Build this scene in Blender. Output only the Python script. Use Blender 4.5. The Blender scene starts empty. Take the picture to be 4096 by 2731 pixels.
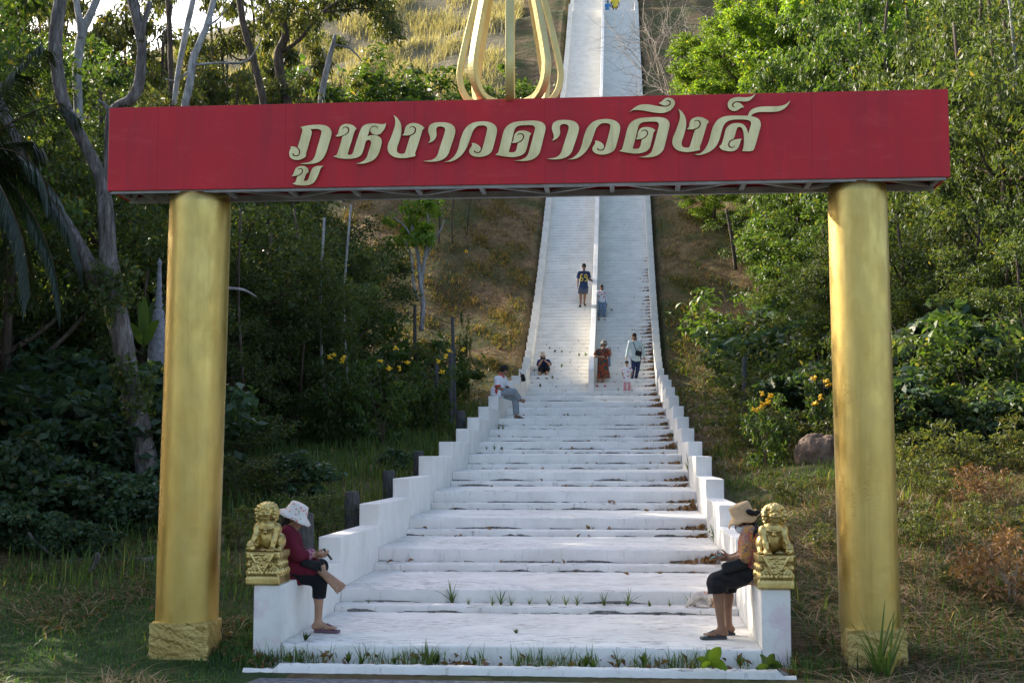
import bpy, bmesh, math, random
import numpy as np
from mathutils import Vector, Matrix
from mathutils.geometry import tessellate_polygon

R = math.radians
rng = np.random.default_rng(7)
random.seed(7)
scene = bpy.context.scene
COL = scene.collection
A = np.array

# ------------------------------------------------------------------ camera
S = 0.9186
ZO = 0.50
FPX = 5204.3
PITCH, YAW = R(4.888), R(4.736)
C = A([1.0282 * S, -13.0812 * S, (1.65 + ZO) * S])
FW = A([-math.sin(YAW) * math.cos(PITCH), math.cos(YAW) * math.cos(PITCH), math.sin(PITCH)])
RT = A([math.cos(YAW), math.sin(YAW), 0.0])
UP = np.cross(RT, FW)


def ray(px, py):
    return FW * FPX + RT * (px - 2048) + UP * (1365.5 - py)


def P(px, py, Y):                     # photo pixel -> world point on the plane y = Y
    r = ray(px, py)
    return C + r * ((Y - C[1]) / r[1])


def PZ(px, py, z):
    r = ray(px, py)
    return C + r * ((z - C[2]) / r[2])


def D(x):                             # overview pixel -> photo pixel
    return x * 4096 / 2352


cam = bpy.data.cameras.new('camera')
cam.lens = FPX * 36 / 4096
cam.sensor_width = 36
cam.clip_end = 3000
cam.clip_start = 0.05
camo = bpy.data.objects.new('camera', cam)
COL.objects.link(camo)
m = Matrix([[RT[0], UP[0], -FW[0], C[0]], [RT[1], UP[1], -FW[1], C[1]], [RT[2], UP[2], -FW[2], C[2]], [0, 0, 0, 1]])
camo.matrix_world = m
scene.camera = camo

# ------------------------------------------------------------------ objects
BASE = {}


def tag(o, label=None, cat=None, group=None, kind=None):
    if label: o['label'] = label
    if cat: o['category'] = cat
    if group: o['group'] = group
    if kind: o['kind'] = kind
    return o


def thing(name, label, cat, loc=(0, 0, 0), group=None):
    o = bpy.data.objects.new(name, None)
    o.empty_display_size = 0.2
    COL.objects.link(o)
    o.location = [float(v) for v in loc]
    BASE[o] = A(loc, float)
    return tag(o, label, cat, group)


def mesh(name, V, F, mat, parent=None, smooth=False, mats=None, fm=None, loc=None):
    V = np.asarray(V, float)
    b = BASE.get(parent, A([0., 0, 0])) if parent is not None else (A(loc, float) if loc is not None else A([0., 0, 0]))
    V = V - b
    me = bpy.data.meshes.new(name)
    if isinstance(F, np.ndarray) and F.ndim == 2:
        n, k = F.shape
        me.vertices.add(len(V)); me.vertices.foreach_set('co', V.astype(np.float32).ravel())
        me.loops.add(n * k); me.loops.foreach_set('vertex_index', F.astype(np.int32).ravel())
        me.polygons.add(n)
        me.polygons.foreach_set('loop_start', np.arange(0, n * k, k, dtype=np.int32))
        me.polygons.foreach_set('loop_total', np.full(n, k, np.int32))
        me.update(calc_edges=True)
    else:
        me.from_pydata([tuple(v) for v in V], [], [tuple(int(i) for i in f) for f in F])
        me.update()
    for mm in (mats or [mat]):
        me.materials.append(mm)
    if fm is not None:
        me.polygons.foreach_set('material_index', np.asarray(fm, np.int32))
    if smooth:
        me.polygons.foreach_set('use_smooth', np.ones(len(me.polygons), bool))
    o = bpy.data.objects.new(name, me)
    COL.objects.link(o)
    if parent is not None:
        o.parent = parent
        BASE[o] = b
    else:
        o.location = [float(v) for v in b]
        BASE[o] = b
    return o


def bevel(o, w=0.01, seg=2, ang=35):
    md = o.modifiers.new('bevel', 'BEVEL'); md.width = w; md.segments = seg
    md.limit_method = 'ANGLE'; md.angle_limit = R(ang)
    return o


def copy_tree(o, parent=None):
    c = o.copy(); COL.objects.link(c)
    if parent is not None: c.parent = parent
    for ch in o.children: copy_tree(ch, c)
    return c


class MB:                              # gathers simple shapes into one mesh
    def __init__(s): s.v = []; s.f = []

    def add(s, V, F):
        n = len(s.v); s.v += [tuple(map(float, p)) for p in V]; s.f += [tuple(int(i) + n for i in f) for f in F]

    def box(s, c, h, rot=None):
        c = A(c, float); h = A(h, float)
        V = A([[x, y, z] for x in (-1, 1) for y in (-1, 1) for z in (-1, 1)]) * h
        if rot is not None: V = V @ A(rot).T
        s.add(V + c, [(0, 1, 3, 2), (4, 6, 7, 5), (0, 4, 5, 1), (2, 3, 7, 6), (0, 2, 6, 4), (1, 5, 7, 3)])

    def bar(s, a, b, w, t=None, upv=(0, 0, 1)):
        a = A(a, float); b = A(b, float); t = t or w
        d = b - a; L = np.linalg.norm(d); d = d / L
        u = np.cross(d, A(upv, float))
        if np.linalg.norm(u) < 1e-3: u = np.cross(d, A([1., 0, 0]))
        u /= np.linalg.norm(u); v = np.cross(u, d)
        s.box((a + b) / 2, (L / 2, w / 2, t / 2), np.stack([d, u, v], 1))

    def tube(s, pts, rad, seg=8, jit=0.0, cap=True):
        V, F = tube(pts, rad, seg, jit, cap); s.add(V, F)

    def build(s, name, mat, parent=None, smooth=False, **k):
        return mesh(name, A(s.v), s.f, mat, parent, smooth, **k)


def tube(pts, rad, seg=8, jit=0.0, cap=True):
    pts = A(pts, float); n = len(pts); rad = np.broadcast_to(A(rad, float), (n,))
    t = np.gradient(pts, axis=0); t /= np.linalg.norm(t, axis=1)[:, None] + 1e-9
    ref = A([0.3, 0.9, 0.1]) if abs(t[0][2]) > .5 else A([0., 0, 1])
    V = []; u = np.cross(t[0], ref); u /= np.linalg.norm(u)
    for i in range(n):
        u = u - t[i] * (u @ t[i]); u /= np.linalg.norm(u) + 1e-9
        v = np.cross(t[i], u)
        for k in range(seg):
            a = 2 * math.pi * k / seg
            rr = rad[i] * (1 + (rng.uniform(-jit, jit) if jit else 0))
            V.append(pts[i] + (u * math.cos(a) + v * math.sin(a)) * rr)
    F = [(i * seg + k, i * seg + (k + 1) % seg, (i + 1) * seg + (k + 1) % seg, (i + 1) * seg + k) for i in range(n - 1) for k in range(seg)]
    if cap:
        F.append(tuple(range(seg))[::-1]); F.append(tuple((n - 1) * seg + k for k in range(seg)))
    return V, F


def smooth_path(pts, n=4):             # Catmull-Rom through the points
    pts = A(pts, float)
    p = np.vstack([2 * pts[0] - pts[1], pts, 2 * pts[-1] - pts[-2]])
    out = []
    for i in range(1, len(p) - 2):
        for k in range(n):
            t = k / n
            a, b, c, d = p[i - 1], p[i], p[i + 1], p[i + 2]
            out.append(.5 * (2 * b + (c - a) * t + (2 * a - 5 * b + 4 * c - d) * t * t + (3 * b - a - 3 * c + d) * t ** 3))
    out.append(pts[-1])
    return A(out)


def lathe(prof, seg=24, wave=None):    # (r, z) profile around local z
    V = []; n = len(prof)
    for i, (r, z) in enumerate(prof):
        for k in range(seg):
            a = 2 * math.pi * k / seg
            dz = wave(i, a) if wave else 0
            V.append((r * math.cos(a), r * math.sin(a), z + dz))
    F = [(i * seg + k, i * seg + (k + 1) % seg, (i + 1) * seg + (k + 1) % seg, (i + 1) * seg + k) for i in range(n - 1) for k in range(seg)]
    return A(V), F


# ------------------------------------------------------------------ signed distance bodies
def _rcone(p, a, b, r1, r2):
    ab = b - a
    t = np.clip(((p - a) @ ab) / max(ab @ ab, 1e-9), 0, 1)
    q = p - a - t[..., None] * ab
    return np.sqrt((q * q).sum(-1)) - (r1 + (r2 - r1) * t)


def _ell(p, c, r, Q):
    q = (p - c) @ Q
    k0 = np.sqrt(((q / r) ** 2).sum(-1)); k1 = np.sqrt(((q / (r * r)) ** 2).sum(-1))
    return k0 * (k0 - 1) / np.maximum(k1, 1e-6)


def _box(p, c, h, rad, Q):
    q = np.abs((p - c) @ Q) - h + rad
    return np.sqrt((np.maximum(q, 0) ** 2).sum(-1)) + np.minimum(q.max(-1), 0) - rad


def _ccone(p, a, b, ra, rb):
    ba = b - a; L = math.sqrt(ba @ ba); d = ba / L
    pa = p - a
    y = pa @ d; x = np.sqrt(np.maximum((pa * pa).sum(-1) - y * y, 0))
    t = y / L
    r = ra + (rb - ra) * np.clip(t, 0, 1)
    side = (x - r) * (L / math.hypot(L, rb - ra))
    end = np.maximum(-y, y - L)
    return np.where((side > 0) & (end > 0), np.hypot(side, end), np.maximum(side, end))


I3 = np.eye(3)


def rc(a, b, r1, r2=None, k=.02): return ('rc', A(a, float), A(b, float), r1, r1 if r2 is None else r2, k)
def el(c, r, Q=I3, k=.02): return ('el', A(c, float), A(r, float) * np.ones(3), A(Q), k)
def bx(c, h, rad=.005, Q=I3, k=.01): return ('bx', A(c, float), A(h, float), rad, A(Q), k)
def cc(a, b, ra, rb, k=.01): return ('cc', A(a, float), A(b, float), ra, rb, k)
def sub(pr): return ('-',) + pr


def sdf_mesh(prims, h):
    los, his = [], []
    bbs = []
    for pr in prims:
        q = pr[1:] if pr[0] == '-' else pr
        if q[0] == 'rc' or q[0] == 'cc':
            r = max(q[3], q[4]); lo = np.minimum(q[1], q[2]) - r; hi = np.maximum(q[1], q[2]) + r
        elif q[0] == 'el':
            ext = np.sqrt(((q[3] * q[2]) ** 2).sum(1)); lo, hi = q[1] - ext, q[1] + ext
        else:
            ext = (np.abs(q[4]) * q[2]).sum(1); lo, hi = q[1] - ext, q[1] + ext
        bbs.append((lo, hi))
        if pr[0] != '-': los.append(lo); his.append(hi)
    lo = np.min(los, 0) - 3 * h; hi = np.max(his, 0) + 3 * h
    N = np.ceil((hi - lo) / h).astype(int) + 1
    G = np.full(N, 1.0, np.float32)
    ax = [lo[i] + h * np.arange(N[i]) for i in range(3)]
    for pr, (l, u) in zip(prims, bbs):
        neg = pr[0] == '-'
        q = pr[1:] if neg else pr
        k = max(q[-1], 1e-4)
        pad = k * 1.1 + 2.5 * h
        i0 = np.clip(np.floor((l - pad - lo) / h).astype(int), 0, N); i1 = np.clip(np.ceil((u + pad - lo) / h).astype(int) + 1, 0, N)
        if (i1 <= i0).any(): continue
        sl = tuple(slice(i0[j], i1[j]) for j in range(3))
        p = np.stack(np.meshgrid(*[ax[j][sl[j]] for j in range(3)], indexing='ij'), -1)
        d = {'rc': _rcone, 'el': _ell, 'bx': _box, 'cc': _ccone}[q[0]](p, *q[1:-1])
        g = G[sl]
        if neg:
            hh = np.clip(.5 - .5 * (g + d) / k, 0, 1)
            G[sl] = g * (1 - hh) + (-d) * hh + k * hh * (1 - hh)
        else:
            hh = np.clip(.5 + .5 * (g - d) / k, 0, 1)
            G[sl] = g * (1 - hh) + d * hh - k * hh * (1 - hh)
    return nets(G, lo, h)


def nets(G, lo, h):
    ins = G < 0
    n = A(G.shape)
    cs = n - 1
    acc = np.zeros(tuple(cs) + (3,)); cnt = np.zeros(tuple(cs))
    co = [(i, j, k) for i in (0, 1) for j in (0, 1) for k in (0, 1)]

    def corner(c): return tuple(slice(c[i], c[i] + cs[i]) for i in range(3))
    for a in co:
        for d in range(3):
            if a[d] == 0:
                b = list(a); b[d] = 1
                ga, gb = G[corner(a)], G[corner(tuple(b))]
                mk = (ga < 0) != (gb < 0)
                t = np.where(mk, ga / np.where(mk, ga - gb, 1), 0)
                for e in range(3):
                    acc[..., e] += mk * (a[e] + (t if e == d else 0))
                cnt += mk
    act = cnt > 0
    idx = -np.ones(tuple(cs), np.int64); idx[act] = np.arange(act.sum())
    ci = np.argwhere(act)
    V = lo + h * (ci + acc[act] / cnt[act][:, None])
    F = []
    for d in range(3):
        u, v = (d + 1) % 3, (d + 2) % 3
        sa = [slice(None)] * 3; sb = [slice(None)] * 3
        sa[d] = slice(0, n[d] - 1); sb[d] = slice(1, n[d])
        ch = ins[tuple(sa)] != ins[tuple(sb)]
        e = np.argwhere(ch)
        e = e[(e[:, u] > 0) & (e[:, v] > 0) & (e[:, u] < n[u] - 1) & (e[:, v] < n[v] - 1)]
        if len(e) == 0: continue
        fl = ins[tuple(e.T)]

        def at(du, dv):
            q = e.copy(); q[:, u] -= du; q[:, v] -= dv
            return idx[tuple(q.T)]
        q = np.stack([at(1, 1), at(0, 1), at(0, 0), at(1, 0)], 1)
        q[~fl] = q[~fl][:, ::-1]
        F.append(q)
    return V, np.vstack(F)


def sdf(name, prims, h, mat, parent, **k):
    V, F = sdf_mesh(prims, h)
    return mesh(name, V, F, mat, parent, True, **k)
# ------------------------------------------------------------------ materials
def nt(name):
    mt = bpy.data.materials.new(name); mt.use_nodes = True
    t = mt.node_tree; t.nodes.clear()
    out = t.nodes.new('ShaderNodeOutputMaterial')
    return mt, t, out


def N(t, typ, **k):
    n = t.nodes.new(typ)
    for a, b in k.items():
        if a in n.bl_rna.properties: setattr(n, a, b)
        else: n.inputs[a.replace('_', ' ')].default_value = b
    return n


def coords(t, scale=(1, 1, 1), space='Object'):
    if space == 'World':
        g = t.nodes.new('ShaderNodeNewGeometry'); s = g.outputs['Position']
    else:
        g = t.nodes.new('ShaderNodeTexCoord'); s = g.outputs['Object']
    mp = t.nodes.new('ShaderNodeMapping'); mp.inputs['Scale'].default_value = scale
    t.links.new(s, mp.inputs['Vector'])
    return mp.outputs['Vector']


def noise(t, vec, scale, detail=4, rough=.6):
    n = t.nodes.new('ShaderNodeTexNoise')
    n.inputs['Scale'].default_value = scale; n.inputs['Detail'].default_value = detail; n.inputs['Roughness'].default_value = rough
    t.links.new(vec, n.inputs['Vector'])
    return n.outputs['Fac']


def ramp(t, fac, stops):
    r = t.nodes.new('ShaderNodeValToRGB'); e = r.color_ramp.elements
    while len(e) < len(stops): e.new(.5)
    for i, (p, c) in enumerate(stops):
        e[i].position = p; e[i].color = (*c, 1) if len(c) == 3 else c
    t.links.new(fac, r.inputs['Fac'])
    return r.outputs['Color']


def mix(t, fac, a, b, mode='MIX'):
    m_ = t.nodes.new('ShaderNodeMix'); m_.data_type = 'RGBA'; m_.blend_type = mode
    for s, k in ((fac, 0), (a, 6), (b, 7)):
        if isinstance(s, (int, float)): m_.inputs[k].default_value = s
        elif isinstance(s, tuple): m_.inputs[k].default_value = (*s, 1)
        else: t.links.new(s, m_.inputs[k])
    return m_.outputs[2]


def math_(t, op, a, b):
    n = t.nodes.new('ShaderNodeMath'); n.operation = op
    for s, k in ((a, 0), (b, 1)):
        if isinstance(s, (int, float)): n.inputs[k].default_value = s
        else: t.links.new(s, n.inputs[k])
    return n.outputs[0]


def bumpn(t, h, dist, strength=1.0):
    b = t.nodes.new('ShaderNodeBump'); b.inputs['Distance'].default_value = dist; b.inputs['Strength'].default_value = strength
    t.links.new(h, b.inputs['Height'])
    return b.outputs['Normal']


def pbsdf(t, out, col, rough=.6, metal=0.0, normal=None, spec=.5):
    b = t.nodes.new('ShaderNodeBsdfPrincipled')
    if isinstance(col, tuple): b.inputs['Base Color'].default_value = (*col, 1)
    else: t.links.new(col, b.inputs['Base Color'])
    if isinstance(rough, (int, float)): b.inputs['Roughness'].default_value = rough
    else: t.links.new(rough, b.inputs['Roughness'])
    b.inputs['Metallic'].default_value = metal
    b.inputs['Specular IOR Level'].default_value = spec
    if normal is not None: t.links.new(normal, b.inputs['Normal'])
    t.links.new(b.outputs[0], out.inputs[0])
    return b


def simple(name, c1, c2=None, sc=6, rough=.7, metal=0., bump=0., bsc=40, spec=.4, space='Object', stretch=(1, 1, 1)):
    mt, t, out = nt(name)
    v = coords(t, stretch, space)
    col = c1 if c2 is None else ramp(t, noise(t, v, sc), [(.35, c1), (.65, c2)])
    nm = bumpn(t, noise(t, v, bsc, 3), bump) if bump else None
    pbsdf(t, out, col, rough, metal, nm, spec)
    return mt


def leafmat(name, c1, c2, c3, trans=.35, rough=.45, spec=.35, objvar=.25):
    """leaves differ one by one and plant by plant; light passes through them"""
    mt, t, out = nt(name)
    g = t.nodes.new('ShaderNodeNewGeometry')
    oi = t.nodes.new('ShaderNodeObjectInfo')
    r = ramp(t, g.outputs['Random Per Island'], [(0., c1), (.55, c2), (.93, c2), (1., c3)])
    hs = t.nodes.new('ShaderNodeHueSaturation')
    t.links.new(r, hs.inputs['Color'])
    v = math_(t, 'MULTIPLY_ADD', oi.outputs['Random'], objvar * 2)
    v.node.inputs[2].default_value = 1 - objvar
    t.links.new(v, hs.inputs['Value'])
    b = t.nodes.new('ShaderNodeBsdfPrincipled')
    t.links.new(hs.outputs[0], b.inputs['Base Color'])
    b.inputs['Roughness'].default_value = rough; b.inputs['Specular IOR Level'].default_value = spec
    tr = t.nodes.new('ShaderNodeBsdfTranslucent')
    br = mix(t, 1.0, hs.outputs[0], (1.9, 1.75, .6), 'MULTIPLY')
    t.links.new(br, tr.inputs['Color'])
    mx = t.nodes.new('ShaderNodeMixShader'); mx.inputs[0].default_value = trans
    t.links.new(b.outputs[0], mx.inputs[1]); t.links.new(tr.outputs[0], mx.inputs[2])
    t.links.new(mx.outputs[0], out.inputs[0])
    return mt


def paint_white(name, stain=1.0, pink=0.0):
    mt, t, out = nt(name)
    v = coords(t, (1, 1, 1), 'World')
    geo = t.nodes.new('ShaderNodeNewGeometry')
    sep = t.nodes.new('ShaderNodeSeparateXYZ'); t.links.new(geo.outputs['Normal'], sep.inputs[0])
    upf = math_(t, 'GREATER_THAN', sep.outputs[2], .6)
    base = ramp(t, noise(t, v, 2.2, 5), [(.3, (.66, .64, .585)), (.7, (.81, .785, .73))])
    # streaks run down the risers, scuffs lie on the treads
    sv = coords(t, (9, 9, 1.6), 'World')
    streak = ramp(t, noise(t, sv, 1.6, 6, .7), [(.58, (0, 0, 0)), (.74, (1, 1, 1))])
    tv = coords(t, (1.0, 2.4, 1), 'World')
    big = ramp(t, noise(t, tv, .9, 3), [(.42, (.10, .10, .10)), (.56, (1, 1, 1))])
    fine = ramp(t, noise(t, coords(t, (.8, 3.2, 1), 'World'), 8, 9, .78), [(.50, (0, 0, 0)), (.63, (1, 1, 1))])
    scuff = mix(t, 1.0, big, fine, 'MULTIPLY')
    f = mix(t, upf, mix(t, 1., streak, (.42 * stain,) * 3, 'MULTIPLY'), mix(t, 1., scuff, (.95 * min(stain, 1.),) * 3, 'MULTIPLY'))
    col = mix(t, f, base, (.16, .14, .12))
    if pink:
        pk = ramp(t, noise(t, coords(t, (1, 1, 1), 'World'), 3.5, 4), [(.50, (0, 0, 0)), (.68, (1, 1, 1))])
        col = mix(t, mix(t, 1., pk, (pink,) * 3, 'MULTIPLY'), col, (.62, .42, .47))
    pbsdf(t, out, col, .75, 0, bumpn(t, noise(t, v, 45, 4), .004), .25)
    return mt


def gold(name, c1=(.60, .47, .17), c2=(.50, .36, .11), rough=.38, bump=.004, bsc=14, metal=.85, pits=0.0):
    mt, t, out = nt(name)
    v = coords(t, (1, 1, .45), 'World')
    col = ramp(t, noise(t, v, 5, 5), [(.3, c2), (.65, c1)])
    stk = ramp(t, noise(t, coords(t, (7, 7, .35), 'World'), 1.5, 6, .7), [(.50, (0, 0, 0)), (.72, (.42, .42, .42))])
    col = mix(t, stk, col, (.30, .20, .06))
    h = noise(t, coords(t, (1, 1, 1), 'World'), bsc, 5, .65)
    if pits:
        pm = ramp(t, noise(t, coords(t, (1, 1, .35), 'World'), 3., 2), [(.55, (0, 0, 0)), (.66, (1, 1, 1))])
        pn = ramp(t, noise(t, coords(t, (1, 1, 1), 'World'), 55, 2), [(.40, (0, 0, 0)), (.48, (1, 1, 1))])
        hp = mix(t, pm, (1., 1., 1.), pn)
        h = mix(t, pits, h, hp)
    rr = ramp(t, noise(t, v, 9, 3), [(.3, (rough * .8,) * 3), (.7, (rough * 1.3,) * 3)])
    pbsdf(t, out, col, rr, metal, bumpn(t, h, bump), .5)
    return mt


MW = paint_white('white_paint_steps')
MWS = paint_white('white_paint_stained', 1.9)
MWW = paint_white('white_paint_wall', .25)
MWP = paint_white('white_paint_pinkish', .3, .55)
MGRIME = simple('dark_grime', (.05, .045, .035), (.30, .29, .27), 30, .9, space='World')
MGOLD = gold('gold_paint_column', c1=(.57, .43, .145), c2=(.49, .35, .105), pits=.0, bump=.0022, bsc=8, rough=.40, metal=.95)
MGOLDP = gold('gold_paint_pitted', c1=(.57, .43, .145), c2=(.49, .35, .105), pits=.35, bump=.0042, bsc=8, rough=.40, metal=.95)
MGOLDR = gold('gold_paint_rough', c1=(.62, .49, .19), c2=(.45, .33, .11), rough=.5, bump=.03, bsc=22)
MGOLDL = gold('gold_paint_lion', c1=(.70, .55, .22), c2=(.36, .25, .08), rough=.30, bump=.004, bsc=60)
MGOLDRIB = gold('gold_paint_rib', c1=(.62, .53, .24), c2=(.52, .42, .16), rough=.42, bump=.003, bsc=20, metal=.6)
MLET = gold('gold_letter_face', c1=(.80, .72, .38), c2=(.58, .51, .24), rough=.5, bump=.002, bsc=30, metal=.12)
MLETE = simple('gold_letter_edge', (.22, .10, .03), rough=.5)
def red_paint():
    mt, t, out = nt('red_sign_paint')
    v = coords(t, (1, 1, 1), 'World')
    col = ramp(t, noise(t, v, 1.1, 4), [(.3, (.40, .026, .036)), (.7, (.52, .024, .034))])
    stk = ramp(t, noise(t, coords(t, (6, 6, .5), 'World'), 1.4, 6, .7), [(.48, (0, 0, 0)), (.75, (.5, .5, .5))])
    col = mix(t, stk, col, (.24, .030, .038))
    fade = ramp(t, noise(t, coords(t, (1, 1, 3), 'World'), 2.3, 5, .7), [(.56, (0, 0, 0)), (.78, (.35, .35, .35))])
    col = mix(t, fade, col, (.56, .10, .10))
    hb = noise(t, coords(t, (1, 1, .6), 'World'), 1.6, 2)
    pbsdf(t, out, col, .55, 0, bumpn(t, hb, .05), .22)
    return mt


MRED = red_paint()
MGREY = simple('grey_steel', (.30, .31, .31), (.20, .20, .19), 5, .5, .3, spec=.4, space='World')
MLAMP = simple('white_lamp_plastic', (.75, .78, .82), rough=.4)
MPOST = simple('dark_weathered_post', (.035, .035, .036), (.09, .088, .085), 8, .85, bump=.01, bsc=20, stretch=(6, 6, 1), space='World')
MASPH = simple('asphalt', (.08, .08, .085), (.24, .24, .25), 14, .9, bump=.01, bsc=90, space='World')
MROCK = simple('brown_rock', (.10, .065, .045), (.21, .14, .095), 5, .9, bump=.05, bsc=8, space='World')
MSTONE = simple('grey_carved_stone', (.12, .125, .14), (.24, .25, .27), 16, .8, bump=.01, bsc=30, space='World')


def bark(name, c1, c2, c3, st=(7, 7, 1)):
    mt, t, out = nt(name)
    v = coords(t, st, 'World')
    n1 = noise(t, v, 2.2, 7, .7)
    col = ramp(t, n1, [(.32, c1), (.52, c2), (.68, c3)])
    pbsdf(t, out, col, .85, 0, bumpn(t, n1, .05), .2)
    return mt


MBARKG = bark('grey_dead_bark', (.035, .03, .027), (.14, .125, .115), (.29, .27, .26))
MBARKP = bark('pale_smooth_bark', (.12, .11, .10), (.30, .29, .28), (.46, .45, .44), (4, 4, 1.2))
MBARKB = bark('brown_bark', (.03, .022, .016), (.085, .062, .045), (.16, .125, .095))
MTWIG = bark('pale_twig', (.20, .16, .12), (.36, .30, .24), (.50, .45, .38))

L_DARK = leafmat('leaf_dark', (.034, .056, .018), (.070, .105, .034), (.20, .17, .055), .42, .50, .28)
L_DEEP = leafmat('leaf_blue_green', (.024, .050, .026), (.048, .092, .046), (.14, .14, .05), .32, .48, .32)
L_MID = leafmat('leaf_mid_green', (.028, .060, .016), (.062, .110, .028), (.19, .17, .045), .44, .48, .30)
L_BRIGHT = leafmat('leaf_bright_green', (.060, .125, .018), (.125, .21, .034), (.32, .29, .05), .54, .48, .28)
L_OLIVE = leafmat('leaf_olive', (.045, .062, .020), (.090, .110, .036), (.24, .17, .055), .44, .48, .34)
L_PALM = leafmat('leaf_palm', (.012, .022, .010), (.026, .044, .018), (.07, .06, .025), .25, .4, .45)
L_GRASS = leafmat('grass_blade', (.036, .070, .020), (.078, .132, .034), (.32, .27, .11), .42, .5, .25)
L_LAWN = leafmat('lawn_blade', (.028, .066, .022), (.056, .118, .036), (.18, .16, .06), .35, .5, .25)
L_GOLDGRASS = leafmat('golden_grass_blade', (.18, .165, .115), (.30, .28, .20), (.45, .43, .34), .30, .65, .12)
L_STRAW = leafmat('dry_straw', (.16, .105, .055), (.30, .22, .125), (.46, .37, .24), .15, .7, .15)
L_LITTER = leafmat('fallen_leaf', (.12, .065, .032), (.26, .150, .075), (.42, .29, .15), .2, .6, .2)
M_FLOWER = leafmat('yellow_petal', (.62, .38, .015), (.78, .50, .02), (.85, .6, .06), .12, .5, .2, .1)


def terrain_mat():
    mt, t, out = nt('hillside_soil')
    v = coords(t, (1, 1, 1), 'World')
    n1 = noise(t, v, .35, 6, .65); n2 = noise(t, v, 2.8, 8, .7)
    a = ramp(t, n2, [(.3, (.065, .043, .024)), (.52, (.165, .112, .062)), (.7, (.28, .20, .11))])
    b = ramp(t, n2, [(.3, (.030, .040, .014)), (.6, (.080, .088, .034)), (.75, (.18, .14, .07))])
    col = mix(t, ramp(t, n1, [(.42, (0, 0, 0)), (.58, (1, 1, 1))]), a, b)
    geo = t.nodes.new('ShaderNodeNewGeometry'); sp = t.nodes.new('ShaderNodeSeparateXYZ'); t.links.new(geo.outputs['Position'], sp.inputs[0])
    g = ramp(t, n2, [(.3, (.12, .10, .06)), (.6, (.22, .19, .118)), (.8, (.32, .285, .20))])
    mr = t.nodes.new('ShaderNodeMapRange'); mr.inputs[1].default_value = 56; mr.inputs[2].default_value = 64
    t.links.new(math_(t, 'ADD', sp.outputs[1], math_(t, 'MULTIPLY', n1, 14)), mr.inputs[0])
    lf = math_(t, 'LESS_THAN', sp.outputs[0], -6.0)
    col = mix(t, math_(t, 'MULTIPLY', mr.outputs[0], lf), col, g)
    near = math_(t, 'MULTIPLY', math_(t, 'LESS_THAN', math_(t, 'ADD', sp.outputs[1], math_(t, 'MULTIPLY', n1, 5)), 4.0), math_(t, 'LESS_THAN', sp.outputs[0], -2.))
    col = mix(t, near, col, ramp(t, n2, [(.3, (.022, .042, .014)), (.55, (.045, .076, .026)), (.72, (.12, .095, .05))]))
    pbsdf(t, out, col, .95, 0, bumpn(t, n2, .12), .1)
    return mt


MTERR = terrain_mat()
# ------------------------------------------------------------------ stair profile and terrain
W2 = 4.79 / 2 * S
TT = [(0, -.26), (2.83, 0), (5.34, .31), (8.07, .61), (10.8, .96), (13.48, 1.27), (16.27, 1.61), (18.45, 1.92), (20.94, 2.26),
      (23.56, 2.62), (26.13, 2.98), (28.75, 3.28), (31.37, 3.58), (33.98, 3.88)]
TT = [(y * S, (z + ZO) * S) for y, z in TT]
UK = A([(33.98, 3.88), (38, 5.6), (42.73, 8.15), (47.4, 11.2), (52.3, 14.58), (60.5, 19.3), (68.87, 24.37), (76.5, 29.9), (83.0, 35.1), (84.9, 35.12), (96, 43.4), (108, 52.)]) * S
UK[:, 1] += ZO * S
KY = A([-200, -.4] + [y for y, z in TT[:-1]] + list(UK[:, 0]) + [135, 400])
KZ = A([0, 0.0] + [z - .05 for y, z in TT[:-1]] + list(UK[:, 1]) + [44, 20])
KZ[2] = .12


def wob(x, y):
    r = 0
    for fx, fy, p, a in ((.21, .13, .3, .32), (.47, -.31, 1.9, .18), (-.9, .71, 4.1, .09), (1.7, 1.33, 2.2, .045), (.09, -.07, 5., .5)):
        r = r + a * np.sin(fx * x + fy * y + p) * np.cos(fy * 1.3 * x - fx * .8 * y + p * 2)
    return r


def terr(x, y):
    x = np.asarray(x, float); y = np.asarray(y, float)
    z = np.interp(y, KY, KZ)
    d = np.abs(x)
    lat = np.clip(d - 3.5, 0, None)
    f = 1 - np.where(x < 0, .0062, .0018) * lat
    z = z * np.clip(f, .15, 1)
    z = z + wob(x, y) * np.clip((d - 2.8) / 4, 0, 1) * np.clip((y + 2) / 10, .08, 1.3)
    z = z + np.where(x > 0, .07, 0.02) * np.clip(d - 3.2, 0, 9) * np.clip((y + .6) / 4, 0, 1)
    edge = np.clip((d - (W2 + .1)) / .35, 0, 1)
    return z - (1 - edge) * np.clip((y + .01) * 6, 0, 1) * .75


xs = np.unique(np.concatenate([np.arange(-14, 14.01, .35), np.arange(-40, 40, 1.2), np.arange(-160, 161, 8), [-W2 - .2, -W2 - .42, W2 + .2, W2 + .42]]))
ys = np.unique(np.concatenate([np.arange(-8, 26, .35), np.arange(26, 110, .9), np.arange(-60, 400, 8)]))
X, Y = np.meshgrid(xs, ys, indexing='ij')
TV = np.stack([X, Y, terr(X, Y)], -1).reshape(-1, 3)
nx, ny = X.shape
ii, jj = np.meshgrid(np.arange(nx - 1), np.arange(ny - 1), indexing='ij')
q = (ii * ny + jj).ravel()
TF = np.stack([q, q + ny, q + ny + 1, q + 1], 1)
tag(mesh('hillside_ground', TV, TF, MTERR, None, True), kind='structure')


def hit(px, py, tmax=150):            # photo pixel -> terrain point
    r = ray(px, py); r = r / np.linalg.norm(r)
    t = np.arange(2, tmax, .1)
    p = C + r * t[:, None]
    k = np.argmax(p[:, 2] < terr(p[:, 0], p[:, 1]))
    return p[k] if k > 0 else None


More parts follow.
